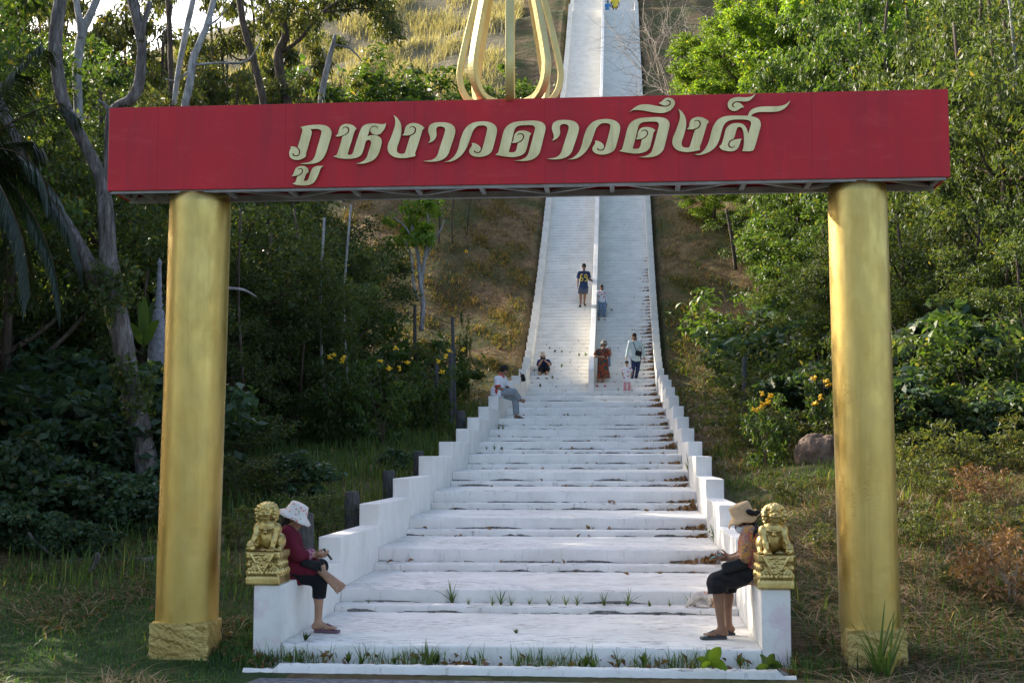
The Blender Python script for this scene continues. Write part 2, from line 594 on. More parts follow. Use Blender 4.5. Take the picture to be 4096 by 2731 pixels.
# ------------------------------------------------------------------ staircase
def step_mesh(name, y0, zb, z, y1, parent, nseg=56, slope=.012, grime=.02, half=W2 - .004, x0=None, x1=None, short=False):
    xl = -half if x0 is None else x0; xr = half if x1 is None else x1
    x = np.linspace(xl, xr, nseg)
    j = lambda a, n=7: np.convolve(rng.normal(0, a, nseg + 2 * n), np.ones(n) / n ** .5, 'same')[n:-n]
    g = np.clip(grime * (.35 + j(.55, 5)), .001, .045)
    yo = j(.003); zo = j(.003)
    chip = np.where(rng.random(nseg) < .04, rng.uniform(0, .02, nseg), 0)
    rows = [(yo, zb - .02 + 0 * x), (yo, zb + g), (yo, z - .022 + zo), (yo + .006, z - .008 + zo - chip), (yo + .022 + chip, z + zo - chip * .4),
            (0 * x + (y1 - y0) * .5, z + slope * .5 + j(.002)), (0 * x + y1 - y0 - .05 + j(.008), z + slope + 0 * x), (0 * x + y1 - y0 + .06, z + slope + 0 * x), (0 * x + y1 - y0 + .06, zb - .3 + 0 * x)]
    V = np.concatenate([np.stack([x, y0 + a, b], 1) for a, b in rows])
    F = []; fm = []
    for r_ in range(len(rows) - 1):
        for k in range(nseg - 1):
            F.append((r_ * nseg + k, r_ * nseg + k + 1, (r_ + 1) * nseg + k + 1, (r_ + 1) * nseg + k))
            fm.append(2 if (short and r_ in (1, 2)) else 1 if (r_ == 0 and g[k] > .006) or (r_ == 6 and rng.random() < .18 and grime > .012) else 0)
    return mesh(name, V, A(F), None, parent, False, mats=[MW, MGRIME, MWS], fm=fm)


stair = thing('staircase', 'long white painted concrete staircase climbing the hill in shallow double steps then steep flight', 'staircase', (0, 0, 0))
SY = []                                # (front y, tread z) of every step
fr = [(TT[0][0], .0, TT[0][1])]
for i in range(1, 14):
    y, z = TT[i]
    zs_ = TT[i - 1][1] + (z - TT[i - 1][1]) * .38
    fr.append((y - .34 * S, TT[i - 1][1] + .012, zs_))
    fr.append((y, zs_ + .006, z))
zz = UK[0, 1]
upper = []
while zz + .158 < UK[8, 1]:
    zz += .158
    y = np.interp(zz, UK[:, 1], UK[:, 0])
    upper.append((y + .0, zz - .158, zz))
yl = upper[-1][0]
for k in range(40):
    upper.append((yl + 1.6 + k * .21, zz, zz + .158)); zz += .158
upper = [(y + .25, a, b) for y, a, b in upper]
allst = fr + upper
for k in range(len(allst)):
    y0, zb, z = allst[k]
    y1 = allst[k + 1][0] if k + 1 < len(allst) else y0 + 1
    SY.append((y0, z))
    if k < 27:
        step_mesh('step', y0, zb, z, y1, stair, 64 if k < 14 else 48, .02 if k % 2 == 0 else .004, .020 if k % 2 == 0 else .032, short=k % 2 == 1)
    elif k < 100:
        step_mesh('step', y0, zb, z, y1, stair, 30, .0, .016)
# the far steps read as one surface: a single part
xs_ = np.linspace(-W2, W2, 14); V = []; F = []; fm = []
for k in range(100, len(allst)):
    y0, zb, z = allst[k]
    y1 = allst[k + 1][0] if k + 1 < len(allst) else y0 + 1
    for (yy, z_) in ((y0, zb - .02), (y0, zb + .02), (y0, z), (y1 + .02, z)):
        o = len(V)
        V += [(x, yy + rng.normal(0, .003), z_ + rng.normal(0, .004)) for x in xs_]
        if (yy, z_) != (y0, zb - .02):
            F += [(o - 14 + i, o - 13 + i, o + 1 + i, o + i) for i in range(13)]
            fm += [1 if (z_ == zb + .02 and rng.random() < .5) else 0 for i in range(13)]
fs = mesh('step', V, F, None, stair, False, mats=[MW, MGRIME], fm=fm)
tag(fs, kind='stuff')
SYa = A(SY)


def stair_z(y):
    k = np.searchsorted(SYa[:, 0], y, 'right') - 1
    return SYa[max(k, 0), 1]


def stair_hit(px, py, x=None):         # the step whose tread a foot at this pixel stands on
    r = ray(px, py); r = r / np.linalg.norm(r)
    t = np.arange(5, 140, .02)
    p = C + r * t[:, None]
    kk = np.clip(np.searchsorted(SYa[:, 0], p[:, 1], 'right') - 1, 0, None)
    k = np.argmax((p[:, 2] < SYa[kk, 1]) & (p[:, 1] > 0))
    return p[k]


# ------------------------------------------------------------------ side walls
def prism(name, prof, x0, x1, mat, parent=None, loc=None, **k):
    n = len(prof)
    V = [(x0, y, z) for y, z in prof] + [(x1, y, z) for y, z in prof]
    F = [tuple(range(n)), tuple(range(n, 2 * n))[::-1]] + [(i, i + n, (i + 1) % n + n, (i + 1) % n) for i in range(n)]
    o = mesh(name, V, F, mat, parent, loc=loc, **k)
    bm = bmesh.new(); bm.from_mesh(o.data); bmesh.ops.recalc_face_normals(bm, faces=bm.faces); bm.to_mesh(o.data); bm.free()
    return o


WT = .262                              # wall thickness
LTOP = [(1063, 2339), (1305, 2146), (1476, 2014), (1600, 1913), (1706, 1824), (1785, 1766), (1844, 1714), (1880, 1669), (1927, 1626), (1975, 1584), None, (2040, 1521.5), (2065, 1502)]
tops = []
for i, t_ in enumerate(LTOP):
    tops.append(None if t_ is None else P(*t_, TT[i][0])[2])
tops[10] = (tops[9] + tops[11]) / 2
tops.append(tops[12] + .27)
for side, nm, lab in ((-1, 'left', 'stepped white parapet wall left of the stairs, under the floral-hatted woman and the man'),
                      (1, 'right', 'stepped white parapet wall right of the stairs, under the straw-hatted woman')):
    prof = [(0, -.4)]
    for i in range(13):
        y0 = TT[i][0]; y1 = TT[i + 1][0] if i < 13 else y0 + 2.4
        prof += [(y0, tops[i]), (y1, tops[i] - (.0 if i < 2 else .0))]
    prof += [(TT[13][0], UK[0, 1] - .6), (TT[6][0], TT[6][1] - .9)]
    xa, xb = (-W2 - WT, -W2) if side < 0 else (W2, W2 + WT)
    o = prism('parapet_wall', prof, xa, xb, MWW, None, loc=(xa, 0, 0))
    tag(o, lab, 'wall', kind='thing')
    o.data.materials.append(MWP)
    for p_ in o.data.polygons:
        if p_.normal.y < -.9 and abs(p_.center.y) < .05: p_.material_index = 1
    bevel(o, .012, 2)
    # the steep flight's own low parapet, notched at every step
    prof = [(TT[13][0] - .02, UK[0, 1] - .9)]
    h0 = .62
    kk = 27
    while kk < len(allst) - 1:
        y0, zb, z = allst[kk]; n_ = 2
        y1 = allst[min(kk + n_, len(allst) - 1)][0]
        hh = (.34 + rng.normal(0, .012)) if kk > 30 else .42
        top = allst[min(kk + n_ - 1, len(allst) - 1)][2] + hh
        ya = y0 if kk > 27 else TT[13][0] - .02
        prof += [(ya, top), (y1, top)]
        kk += n_
    prof += [(prof[-1][0], prof[-1][1] - 1.4)]
    for y_, z_ in UK[::-1][2:-1]:
        prof.append((y_, z_ - .9))
    xa, xb = (-W2 - .21, -W2 + .045) if side < 0 else (W2 - .045, W2 + .21)
    o = prism('low_parapet', prof, xa, xb, MWW, None, loc=(xa, prof[0][0], prof[0][1]))
    tag(o, 'low notched white parapet along the %s edge of the steep upper stairs' % nm, 'wall', kind='thing')
    bevel(o, .01, 1)


def uz(y): return np.interp(y, UK[:, 0] + .25, UK[:, 1])


dv = P(2365, 1563, TT[13][0])
DX = dv[0]
yb = P(2365, 1205, UK[2, 0])           # break between its two lengths
Ybr = 40.2 * S
prof = [(TT[13][0] + .0, UK[0, 1] - .3), (TT[13][0], UK[0, 1] + .72)]
for y_ in np.linspace(TT[13][0] + .35, Ybr, 8): prof.append((y_, uz(y_) + .86))
prof += [(Ybr, uz(Ybr) - .3)]
o = prism('divider_wall', prof, DX - .09, DX + .09, MWW, None, loc=(DX, TT[13][0], UK[0, 1])); bevel(o, .01, 1)
tag(o, 'lower length of the narrow white divider wall down the middle of the steep stairs', 'wall', kind='thing')
prof = [(Ybr + .03, uz(Ybr) - .3)]
for y_ in np.linspace(Ybr + .03, 96 * S, 60): prof.append((y_, uz(y_) + .98 + rng.normal(0, .012)))
prof.append((96 * S, uz(96 * S) - .3))
for y_ in np.linspace(90 * S, Ybr + 2, 20): prof.append((y_, uz(y_) - .3))
o = prism('divider_wall', prof, DX - .09, DX + .09, MWW, None, loc=(DX, Ybr, uz(Ybr))); bevel(o, .01, 1)
tag(o, 'long upper length of the white divider wall, below the boy in the jersey and up', 'wall', kind='thing')

# ------------------------------------------------------------------ kerb and road
ka = PZ(2048, 2662, .10)[1]; kb = PZ(2048, 2712, .0)[1]
nk = 90
kx = np.linspace(P(D(553), D(1540), -.45)[0], P(D(1832), D(1550), -.45)[0], nk)
V = []
for a, b in ((kb, -.1), (kb, .075), (kb + .03, .10), (ka, .10), (ka, -.1)):
    V += [(x, a + rng.normal(0, .005), b + rng.normal(0, .004) - (.05 if (i < 6 or i > nk - 4) and b > 0 else 0)) for i, x in enumerate(kx)]
F = [(r_ * nk + i, r_ * nk + i + 1, (r_ + 1) * nk + i + 1, (r_ + 1) * nk + i) for r_ in range(4) for i in range(nk - 1)]
tag(mesh('kerb', V, F, MWS, None, True), kind='structure')
V = [(kx[0] + .25, kb + .03, .006), (kx[-1] - .3, kb + .03, .006), (3.6, -5.5, .006), (-3.2, -5.5, .006), (-60, -5.6, .006), (60, -5.6, .006), (60, -14, .006), (-60, -14, .006)]
tag(mesh('road', V, [(0, 3, 2, 1), (4, 7, 6, 5)], MASPH), kind='structure')

# ------------------------------------------------------------------ gateway
YG = -.1158 * S
XL = (P(437, 431, YG)[0] + P(430, 766, YG)[0]) / 2; XR = (P(3791, 358, YG)[0] + P(3802, 703, YG)[0]) / 2
ZT = (P(437, 431, YG)[2] + P(3791, 358, YG)[2]) / 2; ZB = (P(430, 766, YG)[2] + P(3802, 703, YG)[2]) / 2
r_ = ray(518, 812); YBK = (C + r_ * ((XL - C[0]) / r_[0]))[1]
GD = YBK - YG
gate = thing('gateway', 'gold columned gateway carrying a long red sign board with gold lettering', 'gate', ((XL + XR) / 2, YG + GD / 2, 0))
sb = MB(); sb.box(((XL + XR) / 2, YG + GD / 2, ZT - .012), ((XR - XL) / 2 - .01, GD / 2 - .03, .01))
board = sb.build('sign_board', MRED, gate)
seams = [XL] + [P(x, 600, YG)[0] for x in (631, 1141, 1657, 2180, 2716, 3250)] + [XR]
for a, b in zip(seams[:-1], seams[1:]):
    for yy in (YG + .012, YBK - .012):
        pb = MB(); pb.box(((a + b) / 2, yy, (ZT + ZB) / 2), ((b - a) / 2 - .0004, .012, (ZT - ZB) / 2))
        bevel(pb.build('panel', MRED, board), .0012, 1)
for xx in (XL + .012, XR - .012):
    pb = MB(); pb.box((xx, (YG + YBK) / 2, (ZT + ZB) / 2), (.0115, GD / 2 - .026, (ZT - ZB) / 2 - .001)); pb.build('panel', MRED, board)
fr_ = MB()
zb = ZB + .035
for yy in (YG + .05, YBK - .05):
    fr_.box(((XL + XR) / 2, yy, zb - .03), ((XR - XL) / 2 - .03, .024, .03))
    fr_.box(((XL + XR) / 2, yy, ZT - .06), ((XR - XL) / 2 - .03, .022, .022))
xb_ = [XL + .06] + seams[1:-1] + [XR - .06]
xb_ = sorted(xb_ + [(a + b) / 2 for a, b in zip(xb_[:-1], xb_[1:])])
for i, x in enumerate(xb_):
    fr_.bar((x, YG + .075, zb - .02), (x, YBK - .075, zb - .02), .045, .03)
    fr_.bar((x, YBK - .04, ZB + .02), (x, YBK - .04, ZT - .08), .035, .02)
    if i + 1 < len(xb_):
        a, b = ((x, YG + .075), (xb_[i + 1], YBK - .075)) if i % 2 else ((x, YBK - .075), (xb_[i + 1], YG + .075))
        fr_.bar((*a, zb - .022), (*b, zb - .022), .04, .028)
fr_.build('truss_frame', MGREY, board)
fl = MB(); fl.box(((XL + XR) / 2, YBK - .028, (ZT + ZB) / 2 + .03), ((XR - XL) / 2 - .03, .003, (ZT - ZB) / 2 - .05)); fl.build('back_lining', MGREY, board)
for a in (793, 930, 3459, 3546):
    lb = MB(); x = P(a + 30, 420, YG)[0]
    lb.box((x, YG + GD * .45, ZT + .02), (.10 if a in (793, 3459) else .06, .08, .02)); lb.box((x, YG + GD * .45, ZT + .005), (.03, .03, .006))
    bevel(lb.build('flood_lamp', MLAMP, gate), .005, 1)
for (tl, tr, bl, br, rough) in (((687, 780), (919, 780), (624, 2515), (871, 2515), MGOLD), ((3309, 735), (3545, 735), (3358, 2510), (3603, 2510), MGOLDP)):
    YC = YG + GD / 2
    xt = (P(*tl, YC)[0] + P(*tr, YC)[0]) / 2; xb2 = (P(*bl, YC)[0] + P(*br, YC)[0]) / 2
    rad = (P(*tr, YC)[0] - P(*tl, YC)[0] + P(*br, YC)[0] - P(*bl, YC)[0]) / 4 * .995
    cx = (xt + xb2) / 2
    nseg = 72; nz = 46; z0 = .36; V = []
    for i in range(nz):
        z = z0 + (ZB - .015 - z0) * i / (nz - 1)
        for k in range(nseg):
            a = 2 * math.pi * k / nseg
            r2 = rad * (1 + .004 * math.sin(3 * a + z * 1.1 + cx) + .002 * math.sin(5 * a - z * 2.3))
            if i == nz - 1: r2 *= .97
            V.append((cx + (xb2 - xt) * .5 * (1 - 2 * i / (nz - 1)) + r2 * math.cos(a), YC + r2 * math.sin(a), z))
    F = [(i * nseg + k, i * nseg + (k + 1) % nseg, (i + 1) * nseg + (k + 1) % nseg, (i + 1) * nseg + k) for i in range(nz - 1) for k in range(nseg)]
    F.append(tuple((nz - 1) * nseg + k for k in range(nseg)))
    colm = mesh('column', V, F, rough, gate, True)
    # rough plinth under the column
    if cx < 0: pl, pr = P(600, 2530, YC - rad)[0], P(835, 2530, YC - rad)[0]
    else: pl, pr = P(3390, 2530, YC - rad)[0], P(3627, 2530, YC - rad)[0]
    n_ = 16
    bm = bmesh.new(); bmesh.ops.create_cube(bm, size=1); bmesh.ops.subdivide_edges(bm, edges=bm.edges, cuts=n_, use_grid_fill=True)
    for v in bm.verts:
        p_ = A(v.co)
        jit = .004 * A([math.sin(17 * p_[1] + 23 * p_[2] + cx), math.sin(11 * p_[0] + 29 * p_[2]), math.sin(17 * p_[0] + 13 * p_[1])]) + rng.normal(0, .0025, 3)
        v.co = Vector(A([(pl + pr) / 2, YC - rad - .02 + .70 * rad, .16]) + p_ * A([pr - pl, 1.40 * rad, .50]) + jit)
    o = mesh('plinth', [tuple(v.co) for v in bm.verts], [tuple(v.index for v in f.verts) for f in bm.faces], MGOLDR, colm, False)
    bm.free()
# lotus bud of eight gold ribs standing on the board
cx = P(2041, 400, YG + GD / 2)[0]; YC = YG + GD / 2
bud = thing('lotus_finial', None, None, (cx, YC, ZT)); bud.parent = gate; bud.location = Vector(A([cx, YC, ZT]) - BASE[gate])
pr_ = smooth_path([(.10, 0, 0), (.33, 0, .02), (.445, 0, .13), (.485, 0, .29), (.465, 0, .45), (.40, 0, .75), (.31, 0, 1.13), (.20, 0, 1.65), (.09, 0, 2.15), (.02, 0, 2.5)], 5)
for k in range(8):
    a = -math.pi / 2 + R(4) + k * math.pi / 4
    ca, sa = math.cos(a), math.sin(a); V = []; F = []
    tg = np.gradient(pr_, axis=0)
    for i, p_ in enumerate(pr_):
        t_ = tg[i] / np.linalg.norm(tg[i]); nrm = A([t_[2], 0, -t_[0]])
        wd = .041 if p_[2] < 1.2 else .041 * max(.3, (2.6 - p_[2]) / 1.4)
        for s1, s2 in ((-1, 1), (1, 1), (1, -1), (-1, -1)):
            l = p_ + nrm * .030 * s2 + A([0, wd * s1, 0])
            V.append((cx + l[0] * ca - l[1] * sa, YC + l[0] * sa + l[1] * ca, ZT + l[2]))
    for i in range(len(pr_) - 1):
        for q_ in range(4): F.append((i * 4 + q_, i * 4 + (q_ + 1) % 4, i * 4 + 4 + (q_ + 1) % 4, i * 4 + 4 + q_))
    F += [(0, 1, 2, 3)[::-1], tuple(len(V) - 4 + q_ for q_ in range(4))]
    bevel(mesh('rib', V, F, MGOLDRIB, bud), .006, 1)

# lettering: outlines read off the board, cut out of thick sheet
Z1 = (1140, 430); Z2 = (1660, 430); Z3 = (2160, 360); Z4 = (2640, 340)
LT = {}
LT[1] = (Z1, (0, 0), '272,352 330,335 430,318 560,308 660,312 730,330 785,370 812,420 815,470 800,540 770,640 740,740 710,820 670,890 610,945 540,975 470,990 390,995 310,992 262,985 340,975 420,958 480,925 515,880 540,810 570,700 600,600 630,490 642,430 630,405 600,388 555,380 500,382 450,385 468,415 470,460 450,530 420,640 390,750 370,815 372,855 330,890 280,912 220,922 160,915 110,890 85,850 78,800 90,750 108,715 100,690 160,688 215,715 245,760 250,800 235,830 195,843 160,830 152,800 137,812 140,840 165,855 205,860 245,845 268,805 270,765 252,725 228,698 255,610 285,500 305,430 308,390 295,370')
LT[2] = (Z1, (0, 0), '122,1205 150,1170 170,1110 195,1065 240,1035 300,1023 350,1030 395,1060 415,1100 415,1135 385,1150 368,1180 345,1240 330,1285 370,1285 400,1270 420,1230 445,1150 475,1080 520,1040 590,1025 672,1025 630,1060 610,1110 580,1190 545,1260 500,1320 440,1350 370,1363 290,1363 200,1353 135,1337 180,1310 200,1270 215,1215 270,1185 310,1145 320,1105 305,1075 265,1062 235,1080 228,1100 245,1082 275,1078 298,1095 300,1125 280,1155 240,1180 190,1198')
LT[3] = (Z1, (0, 0), '885,510 925,470 940,410 960,355 1000,315 1060,295 1120,297 1180,315 1225,345 1252,380 1225,405 1200,470 1170,580 1130,700 1095,820 1130,835 1165,825 1190,790 1215,710 1250,600 1290,480 1320,400 1350,345 1400,308 1460,292 1540,285 1620,292 1700,300 1745,292 1765,278 1755,330 1735,385 1700,430 1660,470 1600,485 1545,475 1505,445 1492,405 1505,365 1545,345 1590,345 1615,365 1620,395 1628,370 1610,338 1560,328 1510,345 1482,385 1465,440 1440,515 1490,493 1560,490 1620,503 1665,535 1688,580 1688,630 1665,720 1635,810 1590,880 1530,930 1450,965 1360,985 1240,988 1320,965 1390,925 1430,870 1455,800 1480,720 1505,630 1500,595 1470,572 1430,580 1405,620 1385,700 1355,790 1325,840 1270,875 1200,895 1110,902 1010,897 920,885 845,858 895,840 920,800 950,710 985,600 1005,515 1060,490 1105,455 1128,410 1120,370 1090,345 1045,342 1012,365 1008,395 1025,368 1060,355 1095,375 1105,410 1085,450 1045,480 990,500 930,515')
NGO = '1893,138 1945,175 1990,230 2020,290 2032,360 2030,440 2015,520 1985,620 1960,690 1952,750 1965,790 2000,810 2050,815 2090,800 2115,730 2150,620 2185,510 2240,482 2280,440 2288,385 2265,345 2220,332 2180,350 2170,378 2190,355 2225,345 2258,368 2265,405 2245,450 2200,478 2140,495 2045,495 2080,455 2090,390 2115,335 2160,298 2230,278 2300,285 2360,310 2405,335 2432,368 2400,395 2380,460 2345,580 2300,720 2270,800 2275,855 2200,872 2120,885 2030,890 1940,878 1870,850 1820,805 1795,750 1792,690 1810,620 1850,530 1890,420 1920,320 1925,240 1912,180'
LT[4] = (Z1, (0, 0), NGO); LT[11] = (Z4, (-1578, 286), NGO)
AA = '148,940 230,932 300,918 355,885 395,830 425,740 460,630 500,510 528,410 522,370 490,345 440,338 395,348 372,385 375,440 378,490 360,545 320,590 280,612 235,628 262,590 268,540 255,490 235,430 238,370 260,320 310,285 380,268 460,265 550,272 620,290 675,330 702,380 705,430 690,500 655,610 620,710 590,800 545,870 480,915 400,943 300,952 210,950'
LT[5] = (Z2, (0, 0), AA); LT[8] = (Z3, (-26, 264), AA)
WA = '503,958 580,938 640,900 695,845 735,775 765,690 785,600 810,520 845,430 890,360 950,305 1030,270 1120,253 1210,250 1290,262 1360,290 1410,335 1430,390 1425,460 1400,570 1370,680 1345,760 1300,815 1230,850 1150,868 1080,868 1010,850 962,815 945,770 960,725 985,690 998,655 992,625 1040,630 1095,655 1135,690 1148,725 1135,765 1100,785 1065,780 1045,760 1040,745 1028,765 1040,790 1085,803 1130,795 1160,760 1185,690 1215,580 1245,460 1260,380 1250,345 1215,325 1160,320 1100,330 1050,365 1010,420 980,500 945,600 905,700 855,785 790,860 710,915 620,948'
LT[6] = (Z2, (0, 0), WA); LT[9] = (Z3, (-33, 264), WA)
DO = '1400,830 1440,805 1460,760 1490,650 1520,520 1545,430 1580,360 1640,305 1720,268 1810,250 1930,242 2060,237 2160,248 2230,275 2270,325 2275,390 2255,480 2225,600 2195,720 2170,800 2125,860 2060,905 1980,930 1880,940 1730,935 1830,922 1900,895 1950,855 1980,800 2005,710 2035,600 2065,490 2090,390 2085,345 2055,322 2000,315 1900,318 1820,325 1765,350 1735,395 1715,470 1690,580 1660,690 1633,788 1700,790 1745,778 1768,740 1780,690 1795,632 1850,605 1890,560 1905,510 1885,470 1840,455 1795,470 1780,512 1800,485 1840,470 1875,490 1882,525 1860,570 1810,605 1760,622 1690,628 1715,580 1725,520 1745,465 1790,425 1860,410 1930,415 1985,435 2028,465 2000,500 1985,570 1960,670 1935,760 1895,815 1830,850 1750,868 1670,872 1580,862 1490,848'
LT[7] = (Z2, (0, 0), DO); LT[10] = (Z3, (-20, 243), DO)
LT[12] = (Z3, (0, 0), '1560,395 1610,365 1680,358 1760,362 1860,378 1960,398 2060,410 2150,408 2220,390 2280,355 2325,305 2350,250 2345,205 2305,160 2250,142 2190,150 2150,180 2115,215 2068,238 2110,262 2160,280 2210,280 2245,262 2258,235 2245,210 2215,200 2195,210 2205,192 2235,185 2268,200 2278,235 2262,275 2215,298 2160,302 2090,295 2000,280 1920,265 1830,258 1760,265 1700,285 1640,320 1595,360')
LT[13] = (Z4, (0, 0), '595,1217 680,1205 740,1170 790,1110 835,1030 865,940 890,840 920,740 960,670 1010,610 1080,570 1160,550 1260,542 1400,542 1525,545 1545,500 1580,450 1640,415 1720,392 1820,383 1960,382 2070,378 2150,360 2210,330 2268,278 2240,340 2195,395 2140,435 2070,465 1980,478 1850,478 1740,480 1660,495 1610,520 1580,552 1640,565 1700,590 1740,635 1755,690 1745,750 1715,860 1680,990 1645,1100 1625,1140 1580,1160 1510,1163 1430,1160 1448,1110 1460,1030 1462,950 1458,870 1445,800 1420,755 1385,740 1350,750 1330,790 1315,840 1285,940 1230,965 1195,1005 1183,1050 1200,1090 1245,1108 1290,1090 1310,1055 1285,1075 1250,1090 1218,1070 1210,1030 1235,990 1290,962 1350,950 1425,945 1400,985 1385,1040 1365,1090 1330,1135 1270,1160 1200,1163 1120,1150 1065,1125 1030,1085 1070,1040 1095,970 1115,890 1135,810 1165,745 1220,700 1290,675 1370,672 1430,685 1480,725 1515,785 1535,858 1555,790 1580,710 1585,665 1565,635 1520,618 1440,610 1320,610 1240,620 1180,640 1130,680 1095,740 1070,820 1045,920 1010,1010 965,1085 900,1145 830,1185 740,1218 660,1228')
LT[14] = (Z4, (0, 0), '1665,152 1645,195 1610,235 1570,270 1510,295 1440,295 1370,292 1310,297 1270,320 1252,355 1265,390 1300,405 1320,400 1290,390 1275,355 1300,322 1345,310 1390,322 1425,350 1460,400 1415,405 1370,435 1320,460 1265,460 1210,430 1182,385 1180,330 1205,275 1260,240 1330,222 1410,220 1500,225 1580,212 1630,185')


def round_outline(p):
    n = len(p); out = []
    for i in range(n):
        a, b, c, d = p[i - 1], p[i], p[(i + 1) % n], p[(i + 2) % n]

        def sharp(x, y, z):
            u = (y - x) / np.linalg.norm(y - x); v = (z - y) / np.linalg.norm(z - y)
            return u @ v < .45
        out.append(b)
        if not sharp(a, b, c) and not sharp(b, c, d):
            out.append((-a + 9 * b + 9 * c - d) / 16)
    return A(out)


for k, (o_, sh, txt) in LT.items():
    pts = A([[float(v) for v in w.split(',')] for w in txt.split()]) + A(sh)
    pts = round_outline(pts)
    w3 = A([P(o_[0] + x * 540 / 2352, o_[1] + y * 540 / 2352, YG - .02) for x, y in pts])
    n = len(w3)
    tris = tessellate_polygon([[Vector((p[0], p[2], 0)) for p in w3]])
    V = np.vstack([w3 + A([0, -.012, 0]), w3 + A([0, .014, 0])])
    F = []; fm = []
    for t_ in tris:
        a, b, c = [w3[i] for i in t_]
        f = tuple(t_) if (b[0] - a[0]) * (c[2] - a[2]) - (b[2] - a[2]) * (c[0] - a[0]) > 0 else tuple(t_)[::-1]
        F.append(f); fm.append(0)
    for i in range(n):
        F.append((i, (i + 1) % n, (i + 1) % n + n, i + n)); fm.append(1)
    mesh('letter', V, F, None, board, mats=[MLET, MLETE], fm=fm)
# ------------------------------------------------------------------ plants
def unit(v): return v / (np.linalg.norm(v, axis=-1, keepdims=True) + 1e-9)


def leaf_quads(c, out, L, asp, droop, upb=.6, fold=.12, spread=.9):
    n = len(c)
    u = unit(out * .5 + rng.normal(0, 1, (n, 3)) * spread * .6 + A([0, 0, -droop]))
    nn = unit(rng.normal(0, 1, (n, 3)) * .75 + A([0, 0, upb]) + out * .3)
    w_ = unit(np.cross(u, nn)); nn = np.cross(w_, u)
    l = (L * rng.uniform(.65, 1.3, n))[:, None]; wd = l * asp
    V = np.stack([c - u * l * .5, c + w_ * wd * .5 + nn * l * fold - u * l * .05, c + u * l * .5, c - w_ * wd * .5 + nn * l * fold - u * l * .05], 1).reshape(-1, 3)
    return V, np.arange(4 * n).reshape(n, 4)


def clumps_to_leaves(cl, rad, nleaf, flat=.75):
    k = rng.integers(0, len(cl), nleaf)
    d = unit(rng.normal(0, 1, (nleaf, 3)))
    r = rng.random(nleaf) ** .55
    off = d * (r * rad[k])[:, None] * A([1, 1, flat])
    return cl[k] + off, d


def make_tree(name, H, tr, bare, rx, rz, nlimb, nclump, nleaf, L, asp, droop, leafM, barkM, lean=.3, clr=.45, stems=1, base_skirt=0.0):
    root = thing(name, None, None)
    mb = MB(); cl = []
    cz = H - rz
    for s in range(stems):
        la = rng.uniform(0, 6.28); ln = lean * (1 if stems == 1 else rng.uniform(.5, 1.6))
        tp = A([[0, 0, -.6], [ln * .1 * math.cos(la), ln * .1 * math.sin(la), H * .15], [ln * .5 * math.cos(la + .4), ln * .5 * math.sin(la + .4), H * .5],
                [ln * math.cos(la), ln * math.sin(la), H * .88]])
        tp = smooth_path(tp, 4); tp[1:-1] += rng.normal(0, .02 * H * .2, tp[1:-1].shape)
        rr = np.linspace(tr, tr * .25, len(tp)) / (1 if stems == 1 else 1.3)
        mb.tube(tp, rr, 7)
        for k in range(nlimb):
            h = rng.uniform(max(bare * .8, .1), .9)
            i = int(h * (len(tp) - 1)); p0 = tp[i]
            a = rng.uniform(0, 6.28); rad = rx * rng.uniform(.45, .95)
            zt = np.clip(p0[2] + rng.uniform(.05, .35) * H * (1 - h * .5), H * bare, H * .97)
            e = (zt - cz) / rz
            rad *= math.sqrt(max(.12, 1 - min(e * e, .95)))
            p2 = A([p0[0] + rad * math.cos(a), p0[1] + rad * math.sin(a), zt])
            p1 = (p0 + p2) / 2 + A([0, 0, -.06 * H * rng.random()]) + rng.normal(0, .05, 3)
            lp = smooth_path([p0, p1, p2], 3)
            mb.tube(lp, np.linspace(rr[i] * .6, rr[i] * .15 + .004, len(lp)), 5, cap=False)
            cl += [lp[-1], lp[-3]]
    trunk = mb.build('trunk', barkM, root, True)
    while len(cl) < nclump:
        p = rng.uniform(-1, 1, 3)
        if p @ p > 1 or p @ p < .12: continue
        if bare < .02 and base_skirt: p[2] = p[2] * 1
        cl.append(A([p[0] * rx, p[1] * rx, cz + p[2] * rz]))
    cl = A(cl)
    c, d = clumps_to_leaves(cl, clr * rng.uniform(.6, 1.25, len(cl)), nleaf)
    keep = c[:, 2] > .02
    V, F = leaf_quads(c[keep], d[keep], L, asp, droop)
    mesh('crown', V, F, leafM, root)
    root['H'] = H
    return root


protos = {}


def proto(k, *a, **kw):
    protos[k] = (a, kw)


PR = {}
proto('bright', 'broadleaf_tree', 8., .14, .18, 2.6, 3.5, 18, 84, 18000, .15, .50, .32, L_BRIGHT, MBARKB, clr=.52)
proto('mid', 'broadleaf_tree', 8., .14, .12, 2.6, 3.8, 20, 78, 17000, .135, .42, .45, L_MID, MBARKB, clr=.50)
proto('dark', 'dense_tree', 7., .13, .06, 2.2, 3.4, 20, 68, 12500, .12, .36, .45, L_DARK, MBARKB, clr=.47)
proto('olive', 'leafy_tree', 9., .12, .25, 2.4, 3.6, 15, 60, 9500, .20, .30, .75, L_OLIVE, MBARKB, .7, clr=.50)
proto('airy', 'tall_tree', 11., .13, .38, 2.3, 3.4, 14, 40, 6000, .22, .28, .85, L_OLIVE, MBARKB, .9, clr=.50)
proto('shrub', 'broadleaf_shrub', 1.7, .02, .0, 1.0, .85, 5, 46, 2600, .17, .58, .35, L_DEEP, MBARKB, .4, clr=.27, stems=5)
proto('fine', 'fine_leaved_shrub', 1.6, .015, .0, .95, .8, 6, 38, 3000, .09, .40, .35, L_DARK, MBARKB, .4, clr=.27, stems=6)
proto('sunny', 'leafy_bush', 1.8, .02, .0, 1.0, .9, 6, 36, 2100, .125, .42, .3, L_MID, MBARKB, .4, clr=.28, stems=5)
